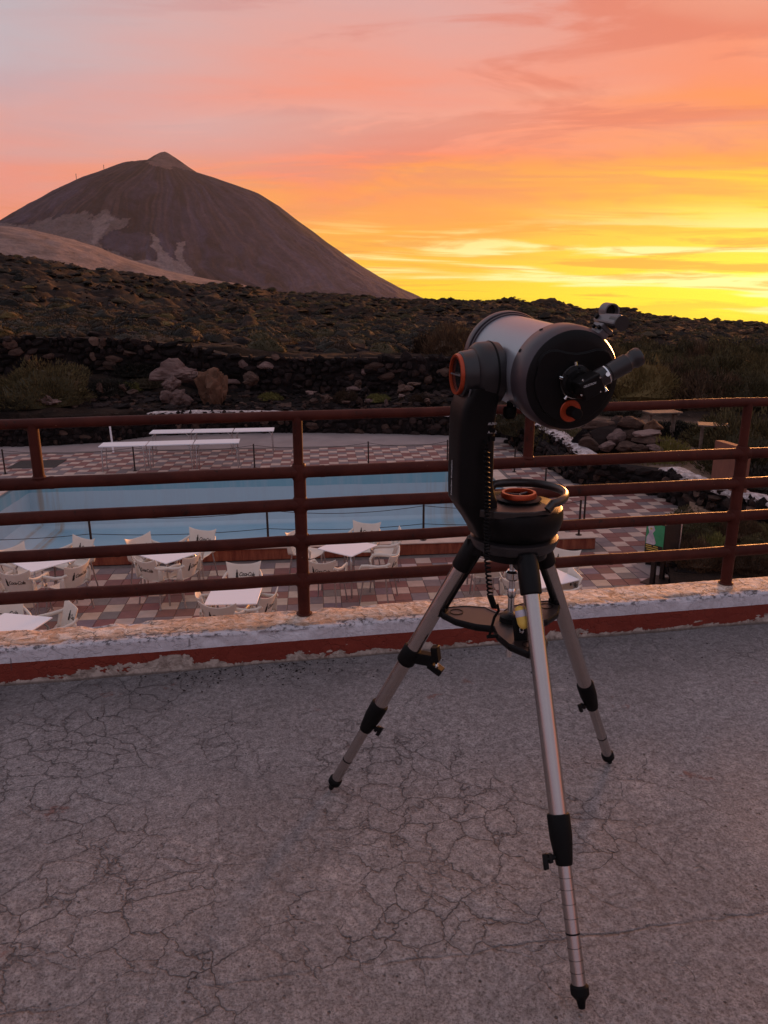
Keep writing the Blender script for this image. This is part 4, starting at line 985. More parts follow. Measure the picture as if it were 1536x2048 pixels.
sc = (0.22 + 0.72 * rs.rand(len(x)) ** 2.2) * np.clip(0.8 + r / 260, 0.8, 1.7)
sc3 = np.stack([sc * 1.25, sc, sc * (0.55 + 0.5 * rs.rand(len(x)))], -1)
pk = rs.choice(7, len(x), p=[.16, .24, .2, .12, .14, .08, .06])
scatter('shrub_cover', 'low rounded grey-green and brown shrubs covering the lava field', 'shrubs', far_src, np.stack([x, y, z - 0.05 * sc], -1), sc3, pk)
x, y, r, a, rs = field_pts(14000, 34.5, 420, 2, dens=lambda x, y, r, a: np.clip((0.62 - fbm(x / 14, y / 14, 3, 201)) * 4, 0.15, 1), pw=1.35)
z = ground_z(x, y); sc = (0.16 + 0.95 * rs.rand(len(x)) ** 3.2) * np.clip(0.7 + r / 200, 0.7, 2.0)
scatter('lava_rocks', 'dark jagged lava rocks strewn over the field', 'rocks', rock_src, np.stack([x, y, z], -1), np.stack([sc * 1.3, sc * 1.2, sc * 0.9], -1), rs.choice(5, len(x), p=[.23, .23, .23, .23, .08]))

x, y, r, a, rs = field_pts(2600, 26.8, 31.2, 5, a0=-0.56, a1=AZ(1010), pw=1.0)
e2c = x * de2.x + y * de2.y; k_ = e2c > 27.3; x, y = x[k_], y[k_]; z = ground_z(x, y); sc = 0.10 + 0.42 * rs.rand(len(x)) ** 2.5
scatter('slope_rubble', 'broken dark lava rubble covering the slope behind the pool wall', 'rubble', rock_src, np.stack([x, y, z], -1), np.stack([sc * 1.2, sc, sc * .8], -1), rs.choice(5, len(x), p=[.2, .2, .2, .2, .2]))

# garden and slope shrubs: individuals
near_src = {'leaf_olive': [shrub_mesh('foliage', MT['leaf_olive'], 4600, .75, .35, (.075, .011), 11 + i, .28, corer=.84) for i in range(2)],
            'leaf_grey': [shrub_mesh('foliage', MT['leaf_grey'], 2600, .6, .35, (.11, .016), 21 + i, .25) for i in range(2)],
            'leaf_brown': [shrub_mesh('foliage', MT['leaf_brown'], 3200, .7, .5, (.13, .010), 31 + i, .3) for i in range(2)],
            'leaf_yellow': [shrub_mesh('foliage', MT['leaf_yellow'], 2400, .6, .5, (.14, .012), 41 + i, .22) for i in range(2)]}
wm = MB()
for k in range(7):
    a_ = k * 0.9; wm.tube([(0.02 * math.cos(a_), 0.02 * math.sin(a_), -0.15), (0.16 * math.cos(a_), 0.16 * math.sin(a_), 0.16), (0.42 * math.cos(a_), 0.42 * math.sin(a_), 0.38)], [0.035, 0.022, 0.008], 5)
stem_me = wm.mesh('stems', MT['twig'])
def shrub(label, x, ybase, dist, R_, hs, kind, grp=None, zpl=None):
    p = AT(x, ybase, dist) if zpl is None else G(x, ybase, zpl)
    gz_ = float(ground_z(np.array([p[0]]), np.array([p[1]]))[0])
    zz = gz_ if zpl is None else zpl
    root = empty('shrub', (p[0], p[1], zz - 0.02), rr.uniform(0, 6), label=label, cat='shrub', group=grp)
    mobj('foliage', rr.choice(near_src[kind]), root, scale=(R_, R_ * rr.uniform(.85, 1.1), R_ * hs))
    mobj('stems', stem_me, root, scale=(R_, R_, R_ * hs))
    return root
shrub('large green broom bush on the slope at far left behind the pool', 88, 805, 29.5, 1.75, .95, 'leaf_olive')
shrub('small dark bush left of the large green broom bush', 20, 810, 29.0, 1.1, .8, 'leaf_grey')
shrub('grey-green bush halfway between the broom bush and the pale rock face', 215, 768, 31.0, 1.0, .8, 'leaf_grey')
shrub('yellowish tussock beside the grey bush on the left slope', 250, 760, 31.3, .6, .9, 'leaf_yellow')
shrub('reedy dry tussock behind the large broom bush', 115, 748, 32.2, .9, 1.0, 'leaf_brown')
shrub('orange-brown tussock at the left edge of the picture on the slope', 2, 762, 31.8, .75, 1.0, 'leaf_brown')
shrub('bushy dark shrub growing against the foot of the tall left wall', 275, 735, 33.0, 1.0, .8, 'leaf_grey')
shrub('low spreading grey shrub below the tall wall, right of the yellow tussock', 300, 745, 32.0, .8, .7, 'leaf_grey')
shrub('small grass clump at the foot of the pointed brown rock', 540, 775, 29.9, .5, .8, 'leaf_yellow')
shrub('golden dry bush at the foot of the tall middle wall', 690, 800, 29.2, .55, 1.0, 'leaf_brown')
shrub('ochre tussock right of the golden bush under the middle wall', 755, 800, 29.2, .5, .8, 'leaf_yellow')
shrub('small dry tuft near the telescope arm under the middle wall', 845, 800, 28.8, .5, .8, 'leaf_brown')
shrub('tall reddish dry bush rising behind the telescope fork arm', 905, 720, 33.5, 1.3, 1.25, 'leaf_brown')
shrub('second reddish dry bush left of the one behind the fork arm', 862, 712, 36, 1.1, 1.1, 'leaf_brown')
shrub('yellow-green cushion plant growing on top of the rock mound', 1215, 848, 21.9, .85, .75, 'leaf_yellow')
shrub('bright green cushion plant spilling down the right side of the rock mound', 1330, 900, 20.9, .7, 1.35, 'leaf_yellow')
shrub('round grey-green bush standing alone on the sand behind the mound', 1350, 858, 24.3, 1.05, .62, 'leaf_grey')
shrub('dark bush joined to the lone round bush on the sand', 1372, 856, 24.6, .7, .62, 'leaf_olive')
shrub('rounded bush peeping over the top rail left of the picnic table', 1232, 822, 27.5, 1.0, .75, 'leaf_grey')
shrub('dark bush behind the telescope tube, low beside the stone wall', 1060, 850, 24.5, 1.2, 1.0, 'leaf_olive')
shrub('scraggy bush between the stone wall and the rock mound', 1120, 880, 22.5, .9, .9, 'leaf_olive')
shrub('leafy clump under the focuser, in front of the mound', 1150, 892, 21.4, .7, .9, 'leaf_olive')
shrub('dark green bush filling the corner beyond the right post', 1500, 870, 20.5, 1.5, 1.15, 'leaf_olive')
shrub('low dark bush right of the red wall behind the railing', 1530, 905, 18.5, 1.1, .9, 'leaf_grey')
shrub('bush behind the red wall at the right border', 1460, 842, 23.5, 1.3, .8, 'leaf_olive')
ORD = ('first', 'second', 'third', 'fourth', 'fifth', 'sixth', 'seventh', 'eighth', 'ninth', 'tenth', 'eleventh', 'twelfth', 'thirteenth', 'fourteenth')
for (x0, x1, y0, dd, n_, kinds, R0) in ((1150, 1560, 792, 31, 14, ('leaf_olive', 'leaf_olive', 'leaf_brown', 'leaf_grey'), 1.55), (1130, 1570, 765, 36, 14, ('leaf_olive', 'leaf_brown', 'leaf_grey'), 1.9), (1140, 1560, 742, 43, 13, ('leaf_olive', 'leaf_olive', 'leaf_brown'), 2.0)):
    for i in range(n_):
        xx = x0 + (x1 - x0) * (i + rr.uniform(.2, .8)) / n_
        shrub('tangled broom bush, %s from the left in the %s row of the thicket' % (ORD[i], {792: 'front', 765: 'middle', 742: 'rear'}[y0]), xx, y0, dd + rr.uniform(-1.5, 1.5), R0 * rr.uniform(.75, 1.15), rr.uniform(.85, 1.15), rr.choice(kinds), 'thicket of big bushes at right')
for i, (xx, yy) in enumerate(((1400, 1078), (1440, 1068), (1478, 1080), (1515, 1072), (1385, 1100), (1425, 1108), (1470, 1115), (1520, 1112), (1395, 1128), (1440, 1135), (1500, 1140), (1372, 1062))):
    shrub('straggly dry plant with reddish tips in the flower bed beside the signboard', xx, yy, 0, .32 + .1 * (i % 3), 1.0, rr.choice(('leaf_brown', 'leaf_brown', 'leaf_yellow', 'leaf_olive')), 'dry plants in the bed at right', zpl=-2.78)
w = MB(); pts = [G(1352, 1052, -2.8), G(1560, 1040, -2.8), G(1700, 1200, -2.8), G(1345, 1200, -2.8), G(1336, 1120, -2.8)]
w.add([tuple(p) for p in pts], [tuple(range(4, -1, -1))]); w.obj('flower_bed_soil', MT['ground'], smooth=0, kind='structure')

# red-brown rendered wall at right
p0 = AT(1424, 935, 17.6); p1 = AT(1478, 958, 16.2); p2 = AT(1432, 878, 17.6)
w = MB(); a = Vector((p0[0], p0[1], 0)); c2 = Vector((p1[0], p1[1], 0)); zt0 = AT(1426, 880, 17.6)[2]; zt1 = AT(1478, 896, 16.2)[2]
nn_ = Vector((c2.y - a.y, -(c2.x - a.x), 0)).normalized() * -0.18
vs = [a + Vector((0, 0, -3.2)), c2 + Vector((0, 0, -3.2)), c2 + Vector((0, 0, zt1)), a + Vector((0, 0, zt0))]; vs += [v + nn_ for v in vs]
w.add(vs, [(0, 1, 2, 3), (7, 6, 5, 4), (3, 2, 6, 7), (0, 3, 7, 4), (1, 5, 6, 2)])
w.obj('garden_wall', MT['redwall'], bevel=0.012, smooth=0, label='short sloping red-brown rendered wall beside the right railing post', cat='wall')

# picnic tables on the sand
def picnic(label, x, y, dd, L, rz):
    p = AT(x, y, dd); gzv = float(ground_z(np.array([p[0]]), np.array([p[1]]))[0]); hh = p[2] - gzv
    root = empty('wooden_table', (p[0], p[1], gzv), rz, label=label, cat='table')
    for k in range(3):
        w = MB(); w.box((0, (k - 1) * 0.19, hh), (L, 0.17, 0.04)); w.obj('plank', MT['wood'], root, bevel=0.005)
    for sx in (-1, 1):
        w = MB(); w.box((sx * L * .38, 0, hh / 2), (0.08, 0.10, hh)); w.box((sx * L * .38, 0, hh - .05), (0.07, .5, .05)); w.obj('leg', MT['wood'], root, bevel=0.005)
picnic('rustic plank table by the round bush, on the sand at upper right', 1325, 824, 23.6, 1.0, 0.15)
picnic('rustic plank table cut by the right post, in front of the dark bush', 1438, 850, 20.8, 1.0, -0.35)
w = MB(); p = G(1343, 882, -2.6); w.tube([(p[0], p[1], -2.7), (p[0] - .08, p[1], -2.15)], .02, 6); w.obj('stake', MT['wood'], label='short leaning wooden stake in the sand right of the rock mound', cat='stake')

# ================================================================== pool fence posts, rope
post_me = None
w = MB(); w.cyl((0, 0, 0), (0, 0, .70), .022, .020, 10); w.cyl((0, 0, 0), (0, 0, .012), .06, .06, 12); post_me = w.mesh('pole', MT['darkmetal'])
fp = []
near_e1 = [-9.0, -5.75, -2.35, 0.85, 4.3]
nearpx = [(-140, 1100), (195, 1090), (537, 1090), (848, 1083), (1146, 1060)]
def fpost(p, lb, z0):
    mobj('fence_post', post_me, loc=(p[0], p[1], z0), label=lb, cat='post', group='thin dark posts round the pool'); fp.append(Vector((p[0], p[1], z0)))
row1 = []
for i, (x_, y_) in enumerate(nearpx):
    e1v = toD(G(x_, y_, DZ + .24))[0]
    p = D(e1v, 13.35, DZ + .24); row1.append(p)
    fpost(p, 'thin dark fence post on the red pool curb, %s from the left' % ORD[i], DZ + .24)
row2 = []
for i, x_ in enumerate((25, 272, 508, 740, 905)):
    pp = G(x_, 940, DZ); e1v = toD(pp)[0]; p = D(e1v, PN1 + .75, DZ); row2.append(p)
    fpost(p, 'thin dark fence post beyond the far edge of the pool, %s from the left' % ORD[i], DZ)
row3 = [D(PL1 + .75, 19.9), D(PL1 + .8, 17.2), D(PL1 + .85, 14.6)]
for i, p in enumerate(row3): fpost(p, 'thin dark fence post on the tiles at the right end of the pool, %s one' % ('farthest', 'middle', 'nearest')[i], DZ)
def rope(name, pts, zs, lb, sag=.10):
    w = MB()
    for a, c2 in zip(pts[:-1], pts[1:]):
        w.tube([a.lerp(c2, t_ / 12) + Vector((0, 0, zs - sag * 4 * (t_ / 12) * (1 - t_ / 12))) for t_ in range(13)], .006, 5)
    w.obj(name, MT['darkmetal'], label=lb, cat='rope')
rope('rope', row1, .67, 'thin sagging rope strung between the posts on the near red curb')
rope('rope', row1, .32, 'lower thin rope strung along the near red curb', .06)
rope('rope', [row2[0] - de1 * 4] + row2 + [row3[0]], .66, 'thin rope strung between the posts beyond the pool', .12)
rope('rope', row3, .66, 'thin rope strung along the right end of the pool')

# ================================================================== tables + chairs
def long_table(name, lb, c0, ang, L, W, H, grp):
    root = empty(name, (c0[0], c0[1], DZ), ang, label=lb, cat='table', group=grp)
    w = MB(); w.box((0, 0, H - .015), (L, W, .03)); w.obj('tabletop', MT['tabletop'], root, bevel=.005)
    for sx in (-1, 1):
        for sy in (-1, 1):
            w = MB(); w.tube([(sx * (L / 2 - .16), sy * (W / 2 - .06), H - .03), (sx * (L / 2 - .07), sy * (W / 2 - .05), H - .12), (sx * (L / 2 - .05), sy * (W / 2 - .05), 0)], .016, 8)
            w.obj('leg', MT['chairlegs'], root)
HT = 0.74
for (xa, ya, xb, yb, rowlb) in ((200, 889, 480, 881, 'front'), (301, 863, 549, 858, 'rear')):
    a = Vector(G(xa, ya, DZ + HT)); c2 = Vector(G(xb, yb, DZ + HT)); t_ = (c2 - a); L = t_.length; ang = math.atan2(t_.y, t_.x)
    nn = 3 if rowlb == 'front' else 3
    for k in range(nn):
        cpt = a.lerp(c2, (k + .5) / nn)
        long_table('folding_table', '%s white folding table of the %s row beyond the pool' % (('leftmost', 'middle', 'rightmost')[k], rowlb), cpt, ang + rr.uniform(-.015, .015), L / nn - .03, .62, HT, 'white folding tables set in two rows beyond the pool')
# white pole by the low wall
w = MB(); p = G(227, 905, DZ); w.cyl((p[0], p[1], DZ), (p[0] - .04, p[1], DZ + 1.15), .03, .028, 10); w.obj('white_post', MT['tabletop'], label='slim white post standing behind the front row of folding tables', cat='post')
w = MB(); p = G(75, 928, DZ + .006); w.box((p[0], p[1], DZ + .004), (1.35, 1.1, .012), Matrix.Rotation(DY, 3, 'Z')); w.obj('floor_hatch', MT['darkmetal'], label='dark rectangular hatch cover let into the tiles behind the left pool corner', cat='hatch')

# --- moulded armchair
def back_y(u, v): return -0.215 - 0.105 * v + 0.075 * u * u * (1 - 0.3 * v)
def back_pt(u, v, off=0.0):
    wd = 0.215 + 0.03 * v + 0.018 * max(0, v - .6) / .4 * abs(u) ** 3
    top = 0.335 + 0.065 * abs(u) ** 2.6
    return Vector((u * wd, back_y(u, v) - off, 0.445 + v * top))
chair = empty('chair', (0, 0, 0))
w = MB(); w.grid(lambda a, b2: back_pt(a * 2 - 1, b2), 17, 11); w.obj('backrest', MT['chair'], chair, smooth=60, solid=.010, bevel=.003)
def seat_pt(a, b2):
    u, v = a * 2 - 1, b2 * 2 - 1; wd = 0.235 - 0.02 * (v < 0) * -v
    return Vector((u * wd, v * 0.215 + .0, 0.445 + 0.022 * u * u - 0.012 * (1 - v * v) - 0.03 * max(0, v - .7) / .3))
w = MB(); w.grid(seat_pt, 11, 11); w.obj('seat', MT['chair'], chair, smooth=60, solid=.012, bevel=.003)
for sx in (-1, 1):
    w = MB()
    w.tube([(sx * .228, -.265, .70), (sx * .262, -.20, .665), (sx * .285, -.08, .645), (sx * .285, .08, .645), (sx * .275, .185, .63), (sx * .255, .225, .57), (sx * .245, .215, .47)], [.02, .022, .024, .025, .024, .022, .022], 10, .55)
    w.grid(lambda a, b2, sx=sx: Vector((sx * (.235 + .035 * b2 ** .5), -.235 + .13 * a * (1 - .5 * b2), .445 + .215 * b2)), 5, 6)
    w.obj('armrest', MT['chair'], chair, smooth=60, solid=.006)
for sx in (-1, 1):
    for sy in (-1, 1):
        w = MB(); w.tube([(sx * .205, sy * .18, .44), (sx * .245, sy * .235, .01)], .0125, 8); w.cyl((sx * .245, sy * .235, 0), (sx * .245, sy * .235, .02), .018, .016, 8)
        w.obj('leg', MT['chairlegs'], chair)
# lettering on both faces of the back
fc = bpy.data.curves.new('print', 'FONT'); fc.body = 'Coca-Cola'; fc.size = 0.085; fc.shear = 0.35; fc.space_character = 0.88; fc.offset = 0.0016
fo = bpy.data.objects.new('print', fc); COL.objects.link(fo)
dg = bpy.context.evaluated_depsgraph_get(); tm_ = bpy.data.meshes.new_from_object(fo.evaluated_get(dg)); COL.objects.unlink(fo); bpy.data.objects.remove(fo)
tv = [v.co.copy() for v in tm_.vertices]; tf = [tuple(p.vertices) for p in tm_.polygons]
x0 = min(v.x for v in tv); x1 = max(v.x for v in tv)
botp = [(-.012, 0), (.012, 0), (.015, .03), (.011, .05), (.014, .065), (.006, .09), (.005, .115), (-.005, .115), (-.006, .09), (-.014, .065), (-.011, .05), (-.015, .03)]
def emb(vs, side):
    out = []
    for (x_, z_) in vs:
        u = x_ / 0.23; v = z_ / (0.335 + 0.065 * abs(u) ** 2.6)
        p = back_pt(u, v); out.append(Vector((x_, p.y - side * 0.0085, 0.445 + z_)))
    return out
w = MB()
for side in (1, -1):
    m_ = side   # +1 = rear face (reads from behind), mirrored for the front face
    xs = [((v.x - (x0 + x1) / 2) / (x1 - x0) * .235 + .045) for v in tv]; zs_ = [.165 + v.y * .95 for v in tv]
    w.add(emb(list(zip([x_ * m_ for x_ in xs], zs_)), side), tf)
    w.add(emb([((px_ * 1.25 - .105) * m_, pz_ * 1.15 + .13) for px_, pz_ in botp], side), [tuple(range(12))])
w.obj('print', MT['blackprint'], chair, smooth=0)

# --- square cafe table
def ctable(lb, cpos, ang, W=.70, H=.73):
    root = empty('cafe_table', (cpos[0], cpos[1], DZ), ang, label=lb, cat='table', group='square white cafe tables')
    w = MB(); w.box((0, 0, H - .010), (W, W, .020)); w.obj('tabletop', MT['tabletop'], root, bevel=.007)
    for sx in (-1, 1):
        for sy in (-1, 1):
            w = MB(); w.tube([(sx * .12, sy * .12, H - .02), (sx * (W / 2 - .09), sy * (W / 2 - .09), H - .04), (sx * (W / 2 - .05), sy * (W / 2 - .05), H - .12), (sx * (W / 2 - .04), sy * (W / 2 - .04), 0)], .015, 8)
            w.obj('leg', MT['chairlegs'], root)
    return Vector((cpos[0], cpos[1], DZ))
ZT = DZ + .73
TB = {}
TB[1] = ctable('square white table at left, corner towards the terrace, under the second rail', G(86, 1121, ZT), rad(45) + DY)
TB[2] = ctable('square white table in front of the red curb, left of the centre post', G(340, 1106, ZT), rad(48) + DY)
TB[3] = ctable('square white table just right of the centre post', G(695, 1093, ZT), rad(50) + DY)
TB[4] = ctable('square white table nearest the parapet, left of the centre post', G(469, 1188, ZT), DY * .4)
TB[5] = ctable('square white table cut off by the parapet at bottom left', G(20, 1252, ZT), rad(-12))
TB[6] = ctable('square white table seen between the left tripod leg and the front leg', G(990, 1088, ZT), rad(35))
TB[7] = ctable('square white table behind the right tripod leg', G(1090, 1152, ZT), rad(28))
CH = [ # px, py of the middle of the back's top edge, table, extra yaw, label
 (16, 1096, 1, 0, 'cream chair at the left edge, beyond the left table, against the pool'),
 (172, 1077, 1, -.15, 'cream chair overlapping the fence post, beyond the left table'),
 (22, 1148, 1, .1, 'cream chair with its back to the terrace at the left table'),
 (160, 1131, 1, .1, 'cream chair on the right of the left table, back turned to the terrace'),
 (272, 1075, 2, .1, 'cream chair beyond the curb-side table, tilted left of its neighbour'),
 (408, 1060, 2, 0, 'cream chair beyond the curb-side table with its logo above the rail'),
 (283, 1122, 2, -.1, 'cream chair with its back to the terrace at the curb-side table'),
 (390, 1112, 2, .25, 'cream chair on the right of the curb-side table, side on'),
 (488, 1127, 4, 0, 'cream chair beyond the nearest table, facing the terrace, logo plain to see'),
 (432, 1214, 4, .05, 'cream chair with its back against the parapet at the nearest table'),
 (392, 1190, 4, 0, 'cream chair on the left side of the nearest table'),
 (545, 1190, 4, 0, 'cream chair on the right side of the nearest table'),
 (584, 1062, 3, .1, 'cream chair half hidden behind the centre post, by the pool'),
 (735, 1046, 3, 0, 'cream chair beyond the table right of the centre post, logo against the blue pool'),
 (805, 1066, 3, -.5, 'cream chair standing sideways right of that table, arm opening showing'),
 (637, 1125, 3, .1, 'cream chair just right of the centre post with its back to the terrace'),
 (795, 1108, 3, .3, 'cream chair on the right of that table, back turned to the terrace'),
 (150, 1212, 5, 0, 'cream chair turned sideways beside the bottom left table'),
 (4, 1206, 5, 0, 'cream chair cut by the left edge behind the bottom left table'),
 (998, 1058, 6, 0, 'cream chair partly hidden behind the telescope mount base'),
 (1012, 1158, 7, 0, 'cream chair seen through the tripod legs above the accessory tray'),
 (980, 1118, 6, .2, 'cream chair with its back to the terrace between the left and front tripod legs'),
 (1132, 1099, 7, -.1, 'cream chair right of the tripod, its back edge above the lowest rail'),
 (1158, 1148, 7, .3, 'cream chair at the right of the table behind the right tripod leg'),
]
protos = []
for i, (x_, y_, tb, yw, lb) in enumerate(CH):
    p = Vector(G(x_, y_, DZ + .79)); tcn = TB[tb]
    d_ = Vector((tcn.x - p.x, tcn.y - p.y, 0)).normalized()
    d_ = Matrix.Rotation(yw, 3, 'Z') @ d_
    pos = Vector((p.x, p.y, DZ)) + d_ * 0.31
    o = chair if i == 0 else copy_tree(chair)
    o.location = pos; o.rotation_euler = (0, 0, math.atan2(-d_.x, d_.y))
    props(o, lb, 'chair', 'cream cafe chairs with a printed logo by the pool')

# ================================================================== signboard
p = G(1304, 1168, DZ); sg = empty('signboard', (p[0], p[1], DZ), rad(-48), label='small double-sided signboard on a dark post with a green and white poster', cat='signboard')
w = MB(); w.box((0, 0, .28), (.07, .07, .56)); w.box((0, .32, .28), (.07, .07, .56)); w.obj('post', MT['darkmetal'], sg, bevel=.004)
w = MB(); w.box((0, .16, .005), (.34, .5, .02)); w.obj('base_plate', MT['darkmetal'], sg)
w = MB(); w.box((.02, .16, .80), (.34, .50, .56)); w.obj('frame', MT['darkmetal'], sg, bevel=.01)
# poster on the narrow front (-y) face
MT['green'] = simple('poster_green', (0.03, 0.26, 0.11), (0.05, 0.33, 0.16), 9, .35)
MT['posterwhite'] = simple('poster_white', (0.62, 0.60, 0.62), (0.40, 0.36, 0.45), 14, .35)
MT['posterblack'] = simple('poster_black', (0.02, 0.016, 0.014), None, 9, .35)
MT['posteryellow'] = simple('poster_yellow', (0.62, 0.46, 0.10), None, 9, .4)
w = MB(); w.box((.02, -.096, .80), (.31, .008, .53)); w.obj('poster', MT['green'], sg)
w = MB(); w.prism([(-.13, .02), (-.02, -.02), (.0, .14), (.05, .20), (.01, .30), (-.02, .36), (.02, .42), (-.02, .50), (-.08, .50), (-.11, .44), (-.08, .36), (-.12, .28)], (.0, -.1015, .55), (1, 0, 0), (0, 0, 1), (0, -1, 0), .002); w.obj('poster_figure', MT['posterwhite'], sg, smooth=0)
w = MB(); w.box((.02, -.103, .64), (.30, .003, .15)); w.obj('poster_band', MT['posterblack'], sg)
w = MB()
for k, (xx, zz, ww) in enumerate(((-.07, .69, .10), (.05, .69, .08), (-.01, .655, .22), (.0, .62, .2))): w.box((xx, -.1055, zz), (ww, .002, .016))
w.box((-.05, -.104, .98), (.04, .002, .03))
w.obj('poster_lettering', MT['posteryellow'], sg, smooth=0)
w = MB(); w.tube([(.20, .42, 0.52), (.20, .42, 1.05), (.17, .42, 1.09), (.05, .42, 1.10)], .012, 8); w.obj('side_rail', MT['chairlegs'], sg)
w = MB(); pts = [G(1262, 1130, DZ), G(1312, 1126, DZ), G(1332, 1150, DZ), G(1300, 1153, DZ)]
w.add([(q[0], q[1], DZ + .01) for q in pts], [(3, 2, 1, 0), (0, 1, 2, 3)][1:]); w.obj('concrete_pad', MT['slab'], smooth=0, kind='structure')

# ================================================================== RAILING
rl = empty('railing', PO + pn * 0.14, pang, label='dark red painted tubular steel railing on the terrace parapet', cat='railing')
rb_ = random.Random(3)
for (zc2, r_) in ((1.042, .0205), (.804, .025), (.662, .026), (.501, .0245), (.323, .026)):
    w = MB(); npt = 70
    w.tube([(-3.4 + 11.2 * k / (npt - 1), rb_.uniform(-.0008, .0008), zc2 + rb_.uniform(-.0012, .0012)) for k in range(npt)], [r_ * rb_.uniform(.99, 1.012) for _ in range(npt)], 24)
    for k in range(5):
        ux = rb_.uniform(-1, 5)
        w.rev([(-.012, r_), (-.006, r_ * 1.05), (.006, r_ * 1.05), (.012, r_)], (ux, 0, zc2), (1, 0, 0), 20, False)
    w.obj('rail', MT['rail'], rl, smooth=50)
for k, ux in enumerate((-2.87, -.81, 1.247, 3.302, 5.36, 7.4)):
    w = MB(); w.tube([(ux, 0, H0 - .01), (ux, 0, .45), (ux + .001, 0, .80)], .0265, 24); w.tube([(ux - .002, 0, .80), (ux, 0, 1.04)], .0205, 20)
    w.rev([(0, .0265), (.006, .034), (.010, .036), (.014, .026)], (ux, 0, H0 - .004), (0, 0, 1), 20, False)
    for zc2 in (.804, .662, .501, .323):
        w.rev([(-.036, .026), (-.031, .0285), (.031, .0285), (.036, .026)], (ux, 0, zc2), (0, 0, 1), 20, False)
        w.rev([(-.034, .0255), (-.029, .0278), (.029, .0278), (.034, .0255)], (ux, 0, zc2), (1, 0, 0), 20, False)
    w.obj('post', MT['rail'], rl, smooth=50)
for k, ux in enumerate((-1.84, .216, 2.256, 4.33, 6.38)):
    w = MB(); w.tube([(ux, 0, .80), (ux + .001, 0, 1.04)], .0215, 20); w.rev([(0, .028), (.008, .023)], (ux, 0, .826), (0, 0, 1), 20, False); w.obj('short_post', MT['rail'], rl, smooth=50)

# ================================================================== TELESCOPE
AXP = Vector((.336, 1.85, 0)); TY = rad(13)
tel = empty('telescope', AXP, 0, label='grey and black fork-mounted telescope with orange accents on a steel tripod', cat='telescope')
def T_(p):            # mount frame (yawed) -> tripod frame
    return Matrix.Rotation(TY, 3, 'Z') @ Vector(p)
feet = [Vector(G(661, 1577)) - AXP, Vector(G(1220, 1525)) - AXP, Vector(G(1164, 2018)) - AXP]
fang = [math.atan2(f_.y, f_.x) for f_ in feet]; frad = [math.hypot(f_.x, f_.y) for f_ in feet]
cc = bpy.data.curves
for i, (a, fr) in enumerate(zip(fang, frad)):
    dv = Vector((math.cos(a), math.sin(a), 0)); top = dv * .105 + Vector((0, 0, .875)); ft = dv * fr; ax_ = (ft - top); L = ax_.length; ax_.normalize()
    sd_ = Vector((-dv.y, dv.x, 0)); inn = ax_.cross(sd_).normalized()
    if inn.dot(dv) > 0: inn = -inn
    w = MB(); w.rev([(.06, .0205), (.07, .021), (.60, .021)], top, ax_, 32); leg = w.obj('leg', MT['steel'], tel)
    w = MB(); w.rev([(-.02, .022), (-.012, .027), (.06, .027), (.078, .0265), (.08, .024)], top, ax_, 28); w.box(top - Vector((0, 0, .0)) - dv * .012, (.05, .05, .045), Matrix.Rotation(a, 3, 'Z')); w.obj('collar', MT['black'], leg, bevel=.002)
    s0 = {0: .60, 1: .58, 2: .585}[i]; s1 = s0 + .11
    w = MB(); w.rev([(s0, .0245), (s0 + .004, .0265), (s0 + .05, .0260), (s1 - .012, .0205), (s1, .0185)], top, ax_, 28); w.obj('clamp_sleeve', MT['blackmatte'], leg)
    w = MB(); w.rev([(s1 - .02, .0155), (L - .035, .0155)], top, ax_, 28); w.obj('lower_tube', MT['steel'], leg)
    w = MB()
    marks = [L - .14] if i < 2 else [L - .27, L - .245, L - .215, L - .185, L - .155, L - .125, L - .10, L - .075]
    for k, mk in enumerate(marks):
        t2 = .0035 if (i < 2 or k == 4) else .0007
        w.rev([(mk, .01565), (mk, .0162), (mk + t2, .0162), (mk + t2, .01565)], top, ax_, 28, False)
    w.obj('height_mark', MT['black'], leg)
    w = MB(); w.rev([(L - .05, .0165), (L - .046, .0205), (L - .030, .0205), (L - .022, .014), (L - .018, .0105), (L - .002, .0075), (L, .004)], top, ax_, 24); w.obj('foot', MT['blackmatte'], leg)
    # clamp knob
    kd = {0: (sd_ * -.9 + inn * .3), 1: (sd_ * .9 + inn * .4), 2: (sd_ * -.8 + inn * .5)}[i].normalized()
    if i == 2: kd = (Vector((-1, -.3, -.1))).normalized()
    if i == 0: kd = (Vector((.8, -.6, -.1))).normalized()
    if i == 1: kd = (Vector((-.9, -.5, -.1))).normalized()
    kp = top + ax_ * (s1 - .022)
    w = MB(); w.cyl(kp, kp + kd * .042, .006, .006, 10)
    kx = kd.cross(ax_).normalized(); R_ = Matrix((kd, ax_, kx)).transposed()
    w.box(kp + kd * .045 + ax_ * .004, (.012, .034, .009), R_)
    w.box(kp + kd * .033, (.010, .020, .014), R_)
    w.obj('clamp_knob', MT['black'], leg, bevel=.002)
    # strut from tray tip up to the head
    tip = dv * (.188) + Vector((0, 0, .672)); 
    w = MB(); w.tube([tip + sd_ * .0, dv * .150 + Vector((0, 0, .745)), dv * .082 + Vector((0, 0, .868))], .008, 8); w.box(tip + dv * .004, (.03, .03, .03), Matrix.Rotation(a, 3, 'Z')); w.obj('strut', MT['black'], leg, bevel=.002)
